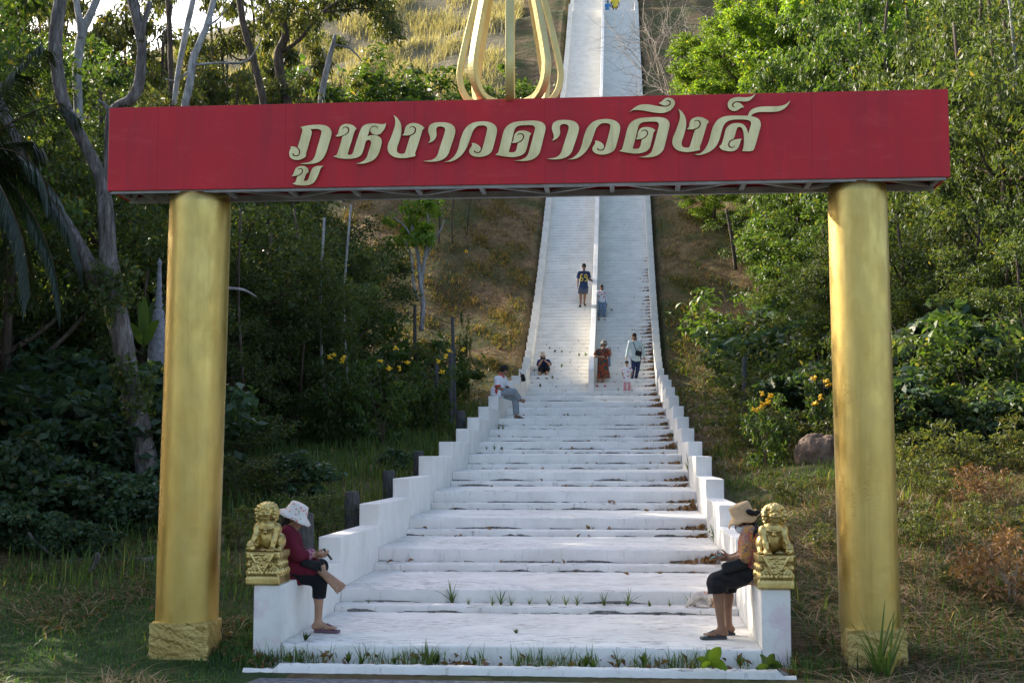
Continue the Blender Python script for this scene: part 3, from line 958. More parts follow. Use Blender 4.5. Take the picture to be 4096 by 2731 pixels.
proto('weedy', 'straggly_shrub', 1.3, .01, .0, .6, .6, 4, 22, 1100, .10, .35, .2, L_OLIVE, MBARKB, .5, clr=.22, stems=5)
proto('small', 'young_tree', 4., .06, .45, 1.1, 1.1, 9, 22, 2600, .17, .5, .35, L_BRIGHT, MBARKP, .3, clr=.40)


def place(k, xd, Y_, ytop, label, cat='tree', group=None, wide=1.0, dz=0.0):
    x = P(D(xd), D(ytop), Y_)[0]
    z = float(terr(x, Y_)) - dz
    zt = P(D(xd), D(ytop), Y_)[2]
    if k not in PR or not PR[k][1]:
        if k not in PR:
            a, kw = protos[k]; PR[k] = [make_tree(*a, **kw), True]
        o = PR[k][0]
    else:
        o = copy_tree(PR[k][0])
    H = PR[k][0]['H']
    s = max((zt - z) / H, .15)
    if k in ('shrub', 'fine', 'sunny', 'weedy') and Y_ < 40: s = min(s, 1.7)
    o.location = (x, Y_, z)
    sw = s * wide * rng.uniform(.9, 1.12)
    if k in ('bright', 'mid', 'dark', 'olive', 'airy'): sw = min(max(sw, .62), 1.25)
    o.scale = (sw, sw * rng.uniform(.9, 1.1), s)
    o.rotation_euler = (0, 0, rng.uniform(0, 6.28))
    tag(o, label, cat, group)
    return o


# right-hand wood, back to front
g = 'sunlit broadleaf trees behind the right end of the sign'
for i, (xd, Y_, yt) in enumerate([(1625, 54, 95), (1650, 50, 30), (1715, 48, 0), (1760, 54, -70), (1800, 46, -40), (1860, 46, -110), (1930, 43, -140), (1990, 48, -160), (1690, 57, 10), (1830, 56, -120)]):
    place('bright', xd, Y_, yt, 'bright green sunlit broadleaf tree standing beside the upper stairs behind the red sign', 'tree', g, 1.1)
g = 'mid green trees of the wood on the right hillside'
for i, (xd, Y_, yt) in enumerate([(1950, 33, -60), (2020, 30, -120), (2080, 34, -160), (1900, 36, -20), (1840, 38, 30)]):
    place('mid', xd, Y_, yt, 'mid green broadleaf tree in the wood above and behind the right gold column', 'tree', g, 1.15)
g = 'dark trees at the right edge of the wood'
for i, (xd, Y_, yt) in enumerate([(2150, 27, -130), (2240, 32, -200), (2300, 29, -260), (2215, 22, -80), (2290, 18, -120), (2360, 20, -250), (2250, 26, -250), (2400, 16, -100), (2340, 24, -300)]):
    place('dark', xd, Y_, yt, 'dark dense tree at the right edge beyond the sign end', 'tree', g, 1.2)
g = 'trees hanging over the right slope under the sign'
for i, (xd, Y_, yt) in enumerate([(1640, 44, 330), (1745, 40, 360), (1840, 36, 380), (1905, 31, 400), (1960, 28, 430)]):
    place('mid' if i > 0 else 'bright', xd, Y_, yt, 'leafy tree on the right slope seen below the sign between stairs and right column', 'tree', g, 1.15)
g = 'dark thicket around the right gold column'
for i, (xd, Y_, yt) in enumerate([(1880, 26, 560), (1940, 23, 560), (1820, 30, 600), (2080, 18, 430), (2150, 16, 520), (2220, 17, 450), (2290, 15, 560), (2350, 14, 520), (2420, 15, 400), (1940, 20, 500), (2010, 20, 480)]):
    place('dark', xd, Y_, yt, 'dark leafy tree in the thicket around the right gold column', 'tree', g, 1.1)
g = 'shrubs on the right slope'
for i, (xd, Y_, yt) in enumerate([(1765, 26, 700), (1790, 24, 660), (1830, 22, 730), (1870, 20, 740), (1920, 18, 780), (1745, 30, 620), (1770, 20, 800), (1820, 18, 820), (1880, 16, 830), (1750, 28, 690), (1720, 33, 640), (1800, 31, 600), (2090, 14, 720), (2150, 13, 700), (2210, 14, 660), (2270, 12, 720), (2340, 12, 660), (2100, 11, 840), (2170, 10.5, 860), (2240, 11, 800), (2310, 10, 880), (2370, 10, 820)]):
    place(('fine', 'sunny', 'shrub')[i % 3], xd, Y_, yt, 'bushy green shrub on the right slope beside and behind the right column', 'shrub', g, 1.25)
g = 'low weeds around the rock'
for i, (xd, Y_, yt) in enumerate([(1760, 13, 930), (1810, 14, 940), (1950, 12, 950), (1720, 15, 900), (2120, 8, 980), (2200, 8, 950), (2290, 7.5, 980), (2350, 8, 940), (1705, 17, 840), (2160, 6, 1070), (2110, 4, 1140), (2235, 4.5, 1120), (2330, 3.5, 1150), (2190, 2.2, 1270), (1885, 4.5, 1190), (1800, 8, 1070), (1700, 6, 1150), (2090, 7, 1010)]):
    place('weedy', xd, Y_, yt, 'straggly low weed on the right bank between rock and thicket', 'shrub', g, 1.3)

proto('dead', 'withered_bush', 1.2, .012, .0, .75, .6, 6, 26, 1500, .11, .32, .5, L_LITTER, MTWIG, .5, clr=.22, stems=6)
place('dead', 2320, 1.6, 1195, 'brown withered bush on the bank at the right edge of the picture', 'shrub', None, 1.1)
place('dead', 2250, 5.5, 1060, 'smaller brown withered bush behind the right column near the thicket', 'shrub', None, 1.0)
place('dead', 640, 8.5, 1040, 'brown withered bush on the left bank behind the floral-hatted woman', 'shrub', None, 1.0)

# left-hand wood
g = 'airy tall trees on the left hillside'
for i, (xd, Y_, yt) in enumerate([(40, 34, -200), (120, 36, -60), (255, 38, -90), (300, 34, 20), (380, 36, -200), (455, 40, -120), (505, 36, -30), (690, 40, -60), (20, 26, -150), (640, 36, -150), (90, 28, -30), (420, 30, 60), (230, 30, 40), (-20, 30, -180), (170, 33, -150), (60, 40, -120), (330, 33, -120), (560, 34, 30), (10, 36, -60), (200, 40, -60)]):
    place('airy', xd, Y_, yt, 'tall airy tree with drooping leaves on the hillside above the left of the sign', 'tree', g, 1.1)
g = 'leafy trees behind the left end of the sign'
for i, (xd, Y_, yt) in enumerate([(60, 22, 150), (150, 24, 170), (240, 23, 150), (330, 25, 180), (400, 24, 190), (480, 26, 170), (560, 28, 160), (640, 30, 170), (-20, 20, 100), (520, 32, 120), (370, 30, 140)]):
    place('olive', xd, Y_, yt, 'olive leafed tree in the wood behind the left end of the sign', 'tree', g, 1.25)
g = 'dark bushes on the edge of the grassy hill'
for i, (xd, Y_, yt) in enumerate([(715, 57, 165), (755, 58, 150), (800, 57, 170), (845, 58, 165), (890, 57, 172), (930, 58, 160), (968, 59, 112), (1000, 58, 190), (680, 56, 150), (905, 56, 195), (640, 57, 180), (780, 56, 195), (860, 56, 200), (955, 56, 195), (725, 55, 200), (1145, 60, 150), (1075, 62, 180)]):
    place('sunny', xd, Y_, yt, 'dark green bush at the foot of the golden grass hill above the sign', 'shrub', g, 1.5)
g = 'dark trees left of the stairs'
for i, (xd, Y_, yt) in enumerate([(500, 19, 330), (570, 20, 340), (640, 21, 360), (700, 22, 400), (745, 24, 430), (540, 16, 420), (610, 17, 470), (680, 18, 520), (735, 21, 560), (770, 27, 420)]):
    place('dark', xd, Y_, yt, 'dark fine leaved tree under the sign between left column and stairs', 'tree', g, 1.15)
g = 'dark trees behind the left column'
for i, (xd, Y_, yt) in enumerate([(20, 15, 330), (100, 16, 380), (180, 15, 420), (260, 17, 400), (340, 16, 420), (420, 17, 380), (500, 17, 400), (-40, 13, 300), (60, 12, 560), (320, 13, 560), (480, 14, 600)]):
    place('dark', xd, Y_, yt, 'dark tree in the shaded wood around the dead grey tree', 'tree', g, 1.15)
g = 'broad leaved shrubs left of the left column'
for i, (xd, Y_, yt) in enumerate([(-20, 11, 740), (55, 11, 760), (130, 10.5, 790), (205, 10.5, 810), (300, 10, 850), (-10, 8, 850), (70, 8, 870), (150, 7.5, 900), (235, 7.5, 920), (320, 7.5, 960), (5, 5.5, 1010), (90, 5.2, 1000), (170, 5, 1050), (255, 5, 1080), (335, 5, 1120), (40, 3.9, 1150), (140, 3.8, 1170), (230, 3.8, 1200), (-40, 4, 1120), (350, 8, 820), (390, 6, 1050), (420, 9, 900)]):
    place('shrub', xd, Y_, yt, 'dark broad leaved shrub in the thicket left of the left gold column', 'shrub', g, 1.25)
g = 'shrubs between left column and parapet'
for i, (xd, Y_, yt) in enumerate([(540, 7, 1020), (610, 7.5, 1040), (690, 8, 1030), (730, 5.5, 1110), (545, 4.5, 1150), (900, 12, 1025), (560, 13, 930)]):
    place(('fine', 'weedy', 'shrub')[i % 3], xd, Y_, yt, 'low dark shrub on the bank between left column and white parapet', 'shrub', g, 1.3)
g = 'bushes on the left slope'
for i, (xd, Y_, yt) in enumerate([(930, 23, 775), (985, 24, 770), (880, 21, 790), (830, 20, 770), (740, 19, 780), (850, 24, 690)]):
    place('sunny' if i % 2 else 'weedy', xd, Y_, yt, 'olive bush on the brown slope left of the steep stairs', 'shrub', g, 1.15)
for x_, y_, H_ in ((-9.5, 3, 8), (-10.5, 6.5, 9.5), (-10, -.5, 7.5), (-12.5, 9, 11), (-14, 3, 10), (-10, 10.5, 8.5), (-12, 0, 9), (-16, 12, 11), (-12.5, 12.5, 11.5), (-13, 16, 11), (-14, 20, 11), (-9.5, 13.5, 8.5)):  # extra trees added left of the view to keep sun off the lower steps
    a_ = A([x_, y_, 0]); zt_ = float(terr(x_, y_))
    o = copy_tree(PR['dark'][0] if H_ < 9 else PR['mid'][0]); o.location = (x_, y_, zt_); s_ = H_ / (7 if H_ < 9 else 8)
    o.scale = (s_ * .95, s_ * .95, s_); o.rotation_euler = (0, 0, rng.uniform(0, 6.28))
    tag(o, 'dark tree added beyond the left edge to shade the lower stairs, behind the palm', 'tree', 'added shade trees beyond the palm')
def flowering(xd, Y_, yt, label, flowers, wide=.7):
    o = place('sunny', xd, Y_, yt, label, 'shrub', None, wide)
    for fx, fy in flowers:
        c = P(D(fx), D(fy), Y_ - .5)
        prm = [el(c, (.022, .022, .018), I3, .008)]
        for _ in range(8):
            v = unit(rng.normal(0, 1, 3)) * A([.055, .055, .042]) * rng.uniform(.6, 1.15)
            prm += [rc(c, c + v, .008, .014, .006), el(c + v * 1.15, A([.021, .021, .017]) * rng.uniform(.8, 1.2), I3, .004)]
        V, F = sdf_mesh(prm, .0095)
        b = A(o.location); inv = np.linalg.inv(A((Matrix.Translation(o.location) @ o.rotation_euler.to_matrix().to_4x4() @ Matrix.Diagonal((*o.scale, 1)))))
        Vl = (np.c_[V, np.ones(len(V))] @ inv.T)[:, :3]
        f = mesh('flower_cluster', Vl, F, M_FLOWER, None, True); f.parent = o
    return o


flowering(775, 16, 800, 'bush with yellow trumpet flowers right of the left column', [(765, 815), (785, 828), (758, 820), (790, 822)])
flowering(880, 16, 795, 'bush with yellow flowers in front of the dark trees left of the fence posts', [(873, 828), (908, 800), (935, 832), (918, 846), (893, 845)])
flowering(985, 18.5, 815, 'bush with yellow flowers beside the two tall dark posts', [(1034, 805), (1063, 802), (1015, 853), (1024, 818), (1005, 830)])
flowering(1070, 27, 560, 'slender bush topped by one yellow flower on the left slope', [(1072, 577)], .16)
flowering(1755, 12, 885, 'bush with clusters of yellow flowers above the brown rock', [(1752, 903), (1770, 907), (1756, 926), (1765, 922), (1735, 940), (1748, 933)])
flowering(1900, 13, 845, 'yellow flowered bush against the left edge of the right gold column', [(1868, 868), (1898, 875), (1903, 882), (1886, 912), (1874, 925)])


def limb(pts, Y_, jit=.25, yslope=0.0):   # (x, y, width) in overview pixels on the upright plane of the tree
    q = A([P(D(x), D(y), Y_) for x, y, w_ in pts])
    dist = np.linalg.norm(q - C, axis=1)
    rad = A([w_ for _, _, w_ in pts]) / 2 * D(1) / FPX * dist
    yo = np.cumsum(rng.normal(0, jit, len(q))) * .5; yo -= yo[0]
    q2 = C + (q - C) * (1 + (yo + yslope * np.arange(len(q))) / dist)[:, None]
    pr_ = smooth_path(np.c_[q2, rad], 5)
    return pr_[:, :3], pr_[:, 3]


def dead_tree(name, label, Y_, limbs, mat, seg=12, jit=.06):
    base = limb(limbs[0], Y_, 0)[0][0]
    o = thing(name, label, 'tree', base)
    for i, l in enumerate(limbs):
        p, r_ = limb(l, Y_, .1)
        mb = MB(); mb.tube(p, r_, seg if r_.max() > .03 else 6, jit)
        mb.build('trunk' if i == 0 else 'limb', mat, o, True)
    return o


dt = dead_tree('dead_tree', 'big bare grey dead tree with forked twisted trunk behind the left gold column', 7., [
    [(352, 1160, 54), (332, 1040, 50), (318, 960, 47), (300, 890, 45), (285, 800, 46), (270, 730, 50), (256, 650, 46), (247, 560, 38), (243, 480, 34), (238, 440, 30), (226, 393, 27), (191, 325, 27), (152, 250, 26), (133, 175, 27), (127, 102, 28), (133, 40, 27), (143, -30, 25)],
    [(241, 460, 18), (243, 400, 14), (247, 330, 14), (250, 268, 14), (268, 243, 17), (298, 230, 22), (317, 200, 24), (324, 150, 22), (325, 100, 20), (316, 50, 22), (300, -15, 22)],
    [(324, 95, 14), (331, 55, 12), (345, 5, 11)],
    [(258, 655, 40), (220, 630, 36), (187, 575, 30), (155, 520, 28), (110, 455, 26), (68, 393, 26), (30, 310, 24), (0, 240, 22), (-30, 190, 20)],
    [(252, 255, 12), (240, 240, 9), (226, 230, 6)]], MBARKG, 14, .07)
dead_tree('bare_tree', 'slim pale grey bare tree forking in two left of the sign', 15., [
    [(172, 640, 12), (160, 540, 10), (158, 470, 11), (170, 420, 14), (181, 330, 18), (180, 250, 20), (178, 150, 19), (190, 72, 20), (207, 36, 17), (228, -15, 16)],
    [(186, 90, 15), (183, 50, 14), (172, -15, 13)], [(158, 480, 6), (148, 400, 7), (140, 330, 5), (120, 280, 4)]], MBARKP)
dead_tree('bare_tree', 'pale bare tree with two white stems rising above the left part of the sign', 20., [
    [(415, 330, 17), (425, 245, 17), (436, 190, 17), (443, 140, 17), (458, 100, 15), (474, 62, 14), (490, 5, 13), (497, -25, 12)],
    [(400, 240, 11), (409, 170, 12), (420, 110, 13), (430, 60, 13), (448, -20, 12)],
    [(444, 150, 6), (500, 145, 5), (562, 142, 4), (590, 112, 3), (600, 85, 2)], [(440, 160, 6), (405, 185, 5), (380, 182, 3)], [(476, 60, 6), (500, 45, 4), (520, 20, 3)]], MBARKP)
dead_tree('bare_tree', 'short pale bare tree before the dark bushes at the middle left above the sign', 30., [
    [(730, 290, 14), (736, 245, 14), (742, 200, 14), (755, 140, 12), (767, 95, 9), (770, 80, 5)],
    [(766, 104, 6), (800, 110, 5), (818, 125, 4), (832, 142, 2)], [(798, 108, 4), (805, 90, 3), (800, 80, 2)], [(752, 150, 4), (745, 120, 3), (742, 110, 2)]], MBARKP)
lt = dead_tree('leaning_tree', 'brown leaning tree with hanging leaves against the golden hill', 28., [
    [(672, 330, 20), (662, 250, 20), (645, 180, 21), (640, 125, 22), (655, 85, 17), (652, 45, 14), (668, -20, 12)],
    [(648, 120, 10), (690, 90, 8), (740, 30, 7), (800, -10, 6)], [(650, 60, 9), (620, 20, 8), (600, -20, 7)], [(740, 30, 5), (820, 20, 4), (880, 30, 3)]], MBARKB)
cl = A([P(D(x), D(y), 28 + rng.uniform(-.8, .8)) for x, y in ((850, 10), (880, 30), (895, 55), (905, 75), (870, 60), (830, 0), (800, 5), (780, -10), (740, 5), (700, 20), (720, 45), (690, 60), (660, 10), (620, 15), (600, 0), (640, 40), (760, 25), (890, 5), (860, -15))])
c, d = clumps_to_leaves(cl, np.full(len(cl), .40), 3200, 1.3)
V, F = leaf_quads(c, d, .22, .28, .9)
mesh('crown', V, F, L_OLIVE, lt)
yt = dead_tree('young_tree', 'young tree with pale forked trunks and bright airy leaves left of the steep stairs', 27., [
    [(968, 760, 12), (972, 700, 11), (966, 650, 10), (962, 600, 10), (955, 560, 8), (944, 510, 7), (935, 465, 4)], [(968, 660, 8), (975, 600, 8), (980, 560, 7), (984, 520, 5), (980, 480, 3)],
    [(976, 600, 6), (992, 560, 5), (1012, 528, 4), (1020, 505, 2)], [(955, 560, 5), (930, 520, 4), (905, 500, 3)], [(960, 690, 6), (948, 640, 6), (945, 590, 5), (930, 550, 3)]], MBARKP, 9)
cl = A([P(D(rng.uniform(890, 1015)), D(rng.uniform(442, 560)), 27 + rng.uniform(-.8, .8)) for _ in range(24)])
c, d = clumps_to_leaves(cl, np.full(len(cl), .26), 1500, 1.0)
V, F = leaf_quads(c, d, .17, .5, .5)
mesh('crown', V, F, L_BRIGHT, yt)
dead_tree('brown_tree', 'straight dark brown trunk crossing the upper left wood', 24., [[(397, 330, 13), (395, 240, 13), (392, 150, 12), (390, 80, 11), (384, -20, 10)]], MBARKB)
dead_tree('brown_tree', 'thick slanting brown trunk right of the two white stems', 26., [[(612, 320, 18), (608, 260, 17), (598, 200, 16), (580, 130, 16), (560, 60, 15), (547, -20, 14)]], MBARKB)
for lab, Y_, l in (('thin dark sapling trunk just right of the left column', 14., [(560, 900, 7), (548, 700, 6), (552, 480, 5)]), ('slanting thin trunk in the dark trees left of the stairs', 17., [(690, 900, 7), (700, 690, 6), (676, 480, 5)]),
                   ('thin pale trunk in the shade of the dark trees', 19., [(798, 880, 6), (790, 690, 6), (806, 470, 5)]), ('twin dark trunk left of the pale trunk in the shade', 18., [(742, 890, 8), (735, 700, 7), (745, 500, 6)]),
                   ('thin brown trunk behind the left gold column', 15., [(395, 820, 9), (372, 640, 8), (350, 500, 7), (330, 440, 5)]), ('thin dark trunk in the right wood above the sign end', 21., [(2345, 480, 10), (2322, 200, 9), (2300, -20, 7)]),
                   ('pale brown trunk in the right wood near the frame edge', 19., [(2330, 620, 9), (2342, 300, 8), (2322, 40, 6), (2310, -20, 5)]), ('dark forked trunk under the sign on the right slope', 34., [(1690, 620, 8), (1680, 540, 8), (1668, 480, 6)]),
                   ('orange tinged thin trunk left of the steep stairs below the sign', 32., [(1008, 560, 4), (1010, 500, 4), (1005, 440, 3)]), ('second thin trunk left of the steep stairs below the sign', 33., [(1040, 560, 4), (1038, 500, 4), (1044, 440, 3)]),
                   ('thin straight trunk before the young tree', 30., [(1072, 540, 4), (1078, 480, 3), (1085, 430, 3)])):
    dead_tree('slender_tree', lab, Y_, [l], MBARKB if 'pale' not in lab else MBARKP, 7)
dead_tree('fallen_branch', 'grey curved dead branch jutting out right of the left column', 11., [[(480, 660, 8), (525, 662, 7), (560, 666, 6), (590, 682, 3)]], MBARKP, 8)
# fallen wood on the forest floor, left
for lab, Y_, l in (('dark fallen log lying under the shrubs left of the left plinth', 3.6, [(130, 1295, 16), (220, 1290, 22), (300, 1292, 22), (372, 1285, 18)]),
                   ('grey branch stub slanting down in front of the fallen log', 3.2, [(225, 1268, 10), (220, 1295, 13), (195, 1325, 12), (168, 1345, 8)]),
                   ('grey broken stick poking out of the dark shrubs', 3.6, [(64, 1222, 6), (90, 1250, 7), (125, 1278, 6)])):
    p, r_ = limb(l, Y_, .05); mb = MB(); mb.tube(p, r_, 9, .08)
    o = mb.build('fallen_branch', MBARKG, None, True, loc=p[0]); tag(o, lab, 'branch')

# palm at the left edge
pc = P(D(-70), D(400), 6.)
palm = thing('palm_tree', 'dark palm with long drooping fronds at the left edge', 'palm', (pc[0] - .6, 6., float(terr(pc[0], 6.))))
mb = MB(); mb.tube(smooth_path([(pc[0] - .6, 6, BASE[palm][2] - .3), (pc[0] - .3, 6, pc[2] * .6), pc], 6), np.linspace(.16, .12, 13), 10, .05); mb.build('trunk', MBARKB, palm, True)
for tx, ty, dy, sag in ((95, 110, 0, .45), (165, 250, .6, .6), (190, 620, .7, .9), (140, 700, .5, .9), (70, 680, -.4, 1.0), (15, 640, .5, 1.0), (110, 450, .4, .7), (165, 540, .9, .8), (40, 170, -.5, .4), (90, 350, 1.0, .5)):
    tip = P(D(tx), D(ty), 6 + dy)
    mid = (pc + tip) / 2 + A([0, dy * .3, sag * .75])
    pth = smooth_path([pc, pc * .62 + mid * .38 + A([0, 0, .22]), mid, mid * .4 + tip * .6 + A([.06, 0, .18 * sag]), tip], 7)
    mb = MB(); mb.tube(pth, np.linspace(.022, .005, len(pth)), 5); fr_o = mb.build('frond', MBARKB, palm, True)
    tg = unit(np.gradient(pth, axis=0)); V = []; F = []
    for i in range(4, len(pth)):
        for s_ in (-1, 1):
            for q_ in range(4):
                b = pth[i - 1] + (pth[i] - pth[i - 1]) * q_ / 4
                sd = unit(np.cross(tg[i], A([0, 0, 1.]))) * s_
                ln = .46 * (1 - .5 * abs(i / len(pth) - .5)) * rng.uniform(.8, 1.1)
                dr = unit(sd * .65 + tg[i] * .55 + A([0, 0, -.25 - .35 * rng.random()]))
                e = b + dr * ln * .6; e2 = b + dr * ln + A([0, 0, -.16])
                wv = unit(np.cross(dr, A([.2, .3, 1.]))) * .012
                n = len(V); V += [b - wv * .5, b + wv * .5, e + wv, e - wv, e2]
                F += [(n, n + 1, n + 2, n + 3), (n + 3, n + 2, n + 4)]
    mesh('leaflets', V, F, L_PALM, fr_o)

# bare twiggy shrub right of the upper stairs
bs = hit(D(1575), D(205)); bs = P(D(1585), D(250), 57.)
bs[2] = float(terr(bs[0], bs[1]))
tw = thing('bare_shrub', 'pale leafless twiggy shrub on the right of the upper stairs', 'shrub', bs)


def twig(p, d, L, r_, lev, mb):
    n = 6; pts = [p]; q_ = p.copy(); dd = d.copy()
    for i in range(n):
        dd = unit(dd + rng.normal(0, .20, 3) + A([0, 0, .02])); q_ = q_ + dd * L / n; pts.append(q_)
        if lev > 0 and i > 0:
            for _ in range(1 if lev > 1 else 2): twig(q_, unit(dd + rng.normal(0, .65, 3)), L * rng.uniform(.4, .7), r_ * .5, lev - 1, mb)
    mb.tube(pts, np.linspace(r_, r_ * .4, len(pts)), 4, cap=False)


mb = MB()
for k in range(9): twig(bs + rng.normal(0, .35, 3) * A([1, 1, 0]), unit(A([rng.uniform(-.42, .75), rng.uniform(-.7, .3), 1.0])), rng.uniform(4.2, 7.6), .05, 2, mb)
mb.build('branches', MTWIG, tw, False)

# creepers on the dead trunk
vc = []
for x, y, s_ in ((262, 640, 16), (240, 655, 22), (288, 660, 18), (275, 690, 16), (232, 690, 14), (305, 630, 10), (298, 850, 16), (280, 880, 14), (318, 900, 18), (338, 930, 14), (300, 940, 12), (345, 870, 14), (250, 720, 12), (270, 845, 12), (225, 620, 10)):
    for _ in range(70):
        vc.append(P(D(x + rng.normal(0, s_ * .8)), D(y + rng.normal(0, s_)), 7 - .25 - rng.random() * .25))
vc = A(vc); V, F = leaf_quads(vc, np.tile(A([0, -1., 0]), (len(vc), 1)), .085, .75, .4, .2)
o = mesh('climbing_vine', V, F, L_DARK, None, loc=vc[0]); tag(o, 'green creeper growing over the fork and foot of the big dead tree', 'vine')


def banana(name, label, bx_, by_, Y_, leaves_, mat):
    b = P(D(bx_), D(by_), Y_)
    o = thing(name, label, 'plant', b)
    for tx, ty, wd, dy in leaves_:
        tip = P(D(tx), D(ty), Y_ + dy)
        ax = smooth_path([b, b * .45 + tip * .55 + A([0, 0, .12 * np.linalg.norm(tip - b)]), tip], 6)
        w_ = wd * D(1) / FPX * np.linalg.norm(b - C); V = []; n = len(ax)
        tg = unit(np.gradient(ax, axis=0)); sd = unit(np.cross(tg, A([0.1, .9, .35])))
        for i in range(n):
            t_ = i / (n - 1); ww = w_ * .5 * (math.sin(math.pi * min(1, .03 + t_ ** .75 * .97)) ** .7 + .02)
            if t_ < .2: ww *= max(.06, t_ / .2 - .2)
            V += [ax[i] - sd[i] * ww, ax[i] + A([0, 0.02, -.10 * ww]), ax[i] + sd[i] * ww]
        F = [(i * 3 + k, i * 3 + k + 1, i * 3 + 4 + k, i * 3 + 3 + k) for i in range(n - 1) for k in (0, 1)]
        mesh('leaf', V, F, mat, o, True)
    return o


banana('broad_leaf_plant', 'plant with big paddle leaves beside the grey stone spire', 330, 800, 8.5, [(332, 680, 22, 0), (318, 690, 18, .2), (365, 735, 20, -.3), (352, 690, 16, .3), (295, 740, 20, -.2)], L_MID)
banana('broad_leaf_plant', 'large heart leaved weed in front of the slab below the cat', 1632, 1530, -.55, [(1655, 1485, 26, -.05), (1610, 1530, 24, -.1), (1672, 1535, 34, -.22), (1600, 1512, 20, .05), (1628, 1490, 22, .1)], L_BRIGHT)
banana('broad_leaf_plant', 'round leaved weed at the foot of the right lion plinth', 1765, 1535, -.5, [(1778, 1500, 18, 0), (1735, 1535, 18, -.1), (1790, 1520, 20, -.1), (1745, 1502, 14, .1), (1800, 1530, 14, -.05)], L_MID)


# ------------------------------------------------------------------ grass, straw and litter (nobody could count it)
def blades(name, xy, h, w_, mat, bend=.35, zoff=-.01, lie=0.0):
    n = len(xy); z = terr(xy[:, 0], xy[:, 1]) + zoff
    p = np.c_[xy, z]
    a = rng.uniform(0, 6.28, n); d = np.c_[np.cos(a), np.sin(a), 0 * a]; s_ = np.c_[-np.sin(a), np.cos(a), 0 * a]
    hh = (h[0] + (h[1] - h[0]) * rng.random(n) ** 1.6)[:, None]
    ww = (w_ * rng.uniform(.6, 1.4, n))[:, None]
    lean = rng.random(n)[:, None] * bend + lie
    up = A([0, 0, 1.])
    m1 = p + up * hh * .55 * (1 - lie) + d * hh * lean * .35
    tp = p + up * hh * (1 - lie * .95) * (1 - lean * .25) + d * hh * lean * 1.1
    V = np.stack([p - s_ * ww / 2, p + s_ * ww / 2, m1 + s_ * ww * .4, m1 - s_ * ww * .4, tp], 1).reshape(-1, 3)
    i = np.arange(n) * 5
    F = np.concatenate([np.stack([i, i + 1, i + 2, i + 3], 1), np.stack([i + 3, i + 2, i + 4, i + 4], 1)])
    F = [tuple(f) if f[2] != f[3] else tuple(f[:3]) for f in F] if n < 1 else F
    # degenerate fourth corners are replaced by a real narrow tip
    V2 = np.concatenate([V, (tp + s_ * ww * .04)])
    F[n:, 2] = len(V) + np.arange(n); F[n:, 3] = i + 4
    F[n:] = np.stack([i + 3, i + 2, len(V) + np.arange(n), i + 4], 1)
    o = mesh(name, V2, F, mat)
    return tag(o, kind='stuff')


def area(n, x0, x1, y0, y1, thr=None, fs=1.0, power=1.0):
    m_ = n * 4
    x = rng.uniform(x0, x1, m_); y = y0 + (y1 - y0) * rng.random(m_) ** power
    f = np.sin(x * 1.9 * fs + 1.3 * np.sin(y * 1.1 * fs)) * np.cos(y * 1.4 * fs + np.sin(x * .8 * fs)) + .5 * np.sin(x * 4.3 * fs + y * 3.1 * fs) + rng.normal(0, .45, m_)
    k = np.argsort(-f)[:n] if thr is None else np.where(f > thr)[0][:n]
    return np.c_[x, y][k]


def outside_stairs(xy, m_=W2 + WT + .03):
    k = ~((np.abs(xy[:, 0]) < m_) & (xy[:, 1] > -.04)) & ~((xy[:, 0] > kx[0] - .02) & (xy[:, 0] < kx[-1] + .02) & (xy[:, 1] < ka + .02) & (xy[:, 1] > -30)) & ~(xy[:, 1] < -5.4)
    return xy[k]


lawn = outside_stairs(area(52000, -10, -2.2, -5.2, 4.5))
blades('lawn_grass', lawn, (.025, .12), .012, L_LAWN, .9)
blades('lawn_grass', outside_stairs(np.c_[rng.uniform(-9, -2.2, 42000), rng.uniform(-5.2, 3, 42000)]), (.02, .09), .012, L_LAWN, .9)
blades('lawn_grass', outside_stairs(np.c_[rng.uniform(2.2, 10, 26000), rng.uniform(-4.5, 4, 26000)]), (.03, .16), .010, L_LAWN, .9)
blades('tall_grass', outside_stairs(area(11000, 2.75, 13, 0, 16)), (.08, .30), .013, L_GRASS, .7)
blades('tall_grass', outside_stairs(np.c_[rng.uniform(-9, -2.75, 16000), rng.uniform(2, 26, 16000)]), (.12, .45), .014, L_GRASS, .7)
blades('tall_grass', outside_stairs(area(16000, -12, -2.75, 6, 22)), (.12, .50), .016, L_GRASS, .6)
blades('slope_grass', outside_stairs(area(20000, 2.7, 10, 14, 46)), (.06, .24), .024, L_GRASS, .7)
blades('slope_grass', outside_stairs(area(20000, -12, -2.7, 18, 48)), (.06, .24), .024, L_OLIVE, .7)
blades('dry_grass', outside_stairs(np.c_[rng.uniform(-10, -2.7, 16000), rng.uniform(14, 56, 16000)]), (.12, .4), .025, L_STRAW, 1.2, lie=.5)
blades('dry_grass', outside_stairs(np.c_[rng.uniform(2.7, 9, 14000), rng.uniform(12, 56, 14000)]), (.12, .4), .025, L_STRAW, 1.2, lie=.5)
blades('dry_grass', outside_stairs(area(14000, -12, -2.7, 18, 52)), (.15, .5), .03, L_STRAW, 1.2, lie=.4)
blades('dry_grass', outside_stairs(area(12000, 2.7, 10, 12, 50)), (.15, .5), .028, L_STRAW, 1.2, lie=.45)
blades('straw', outside_stairs(np.c_[rng.uniform(2.75, 12, 30000), rng.uniform(-2.4, 9, 30000)]), (.12, .60), .013, L_STRAW, 1.3, .01, lie=.72)
blades('tall_grass', outside_stairs(np.c_[rng.uniform(2.75, 12, 17000), rng.uniform(-2.4, 13, 17000)]), (.05, .24), .012, L_GRASS, .8)
blades('straw', outside_stairs(area(12000, -9, -2.8, -2, 12)), (.10, .4), .010, L_STRAW, 1.3, .01, lie=.65)
xy = area(120000, -46, -6.0, 55, 92, fs=.35)
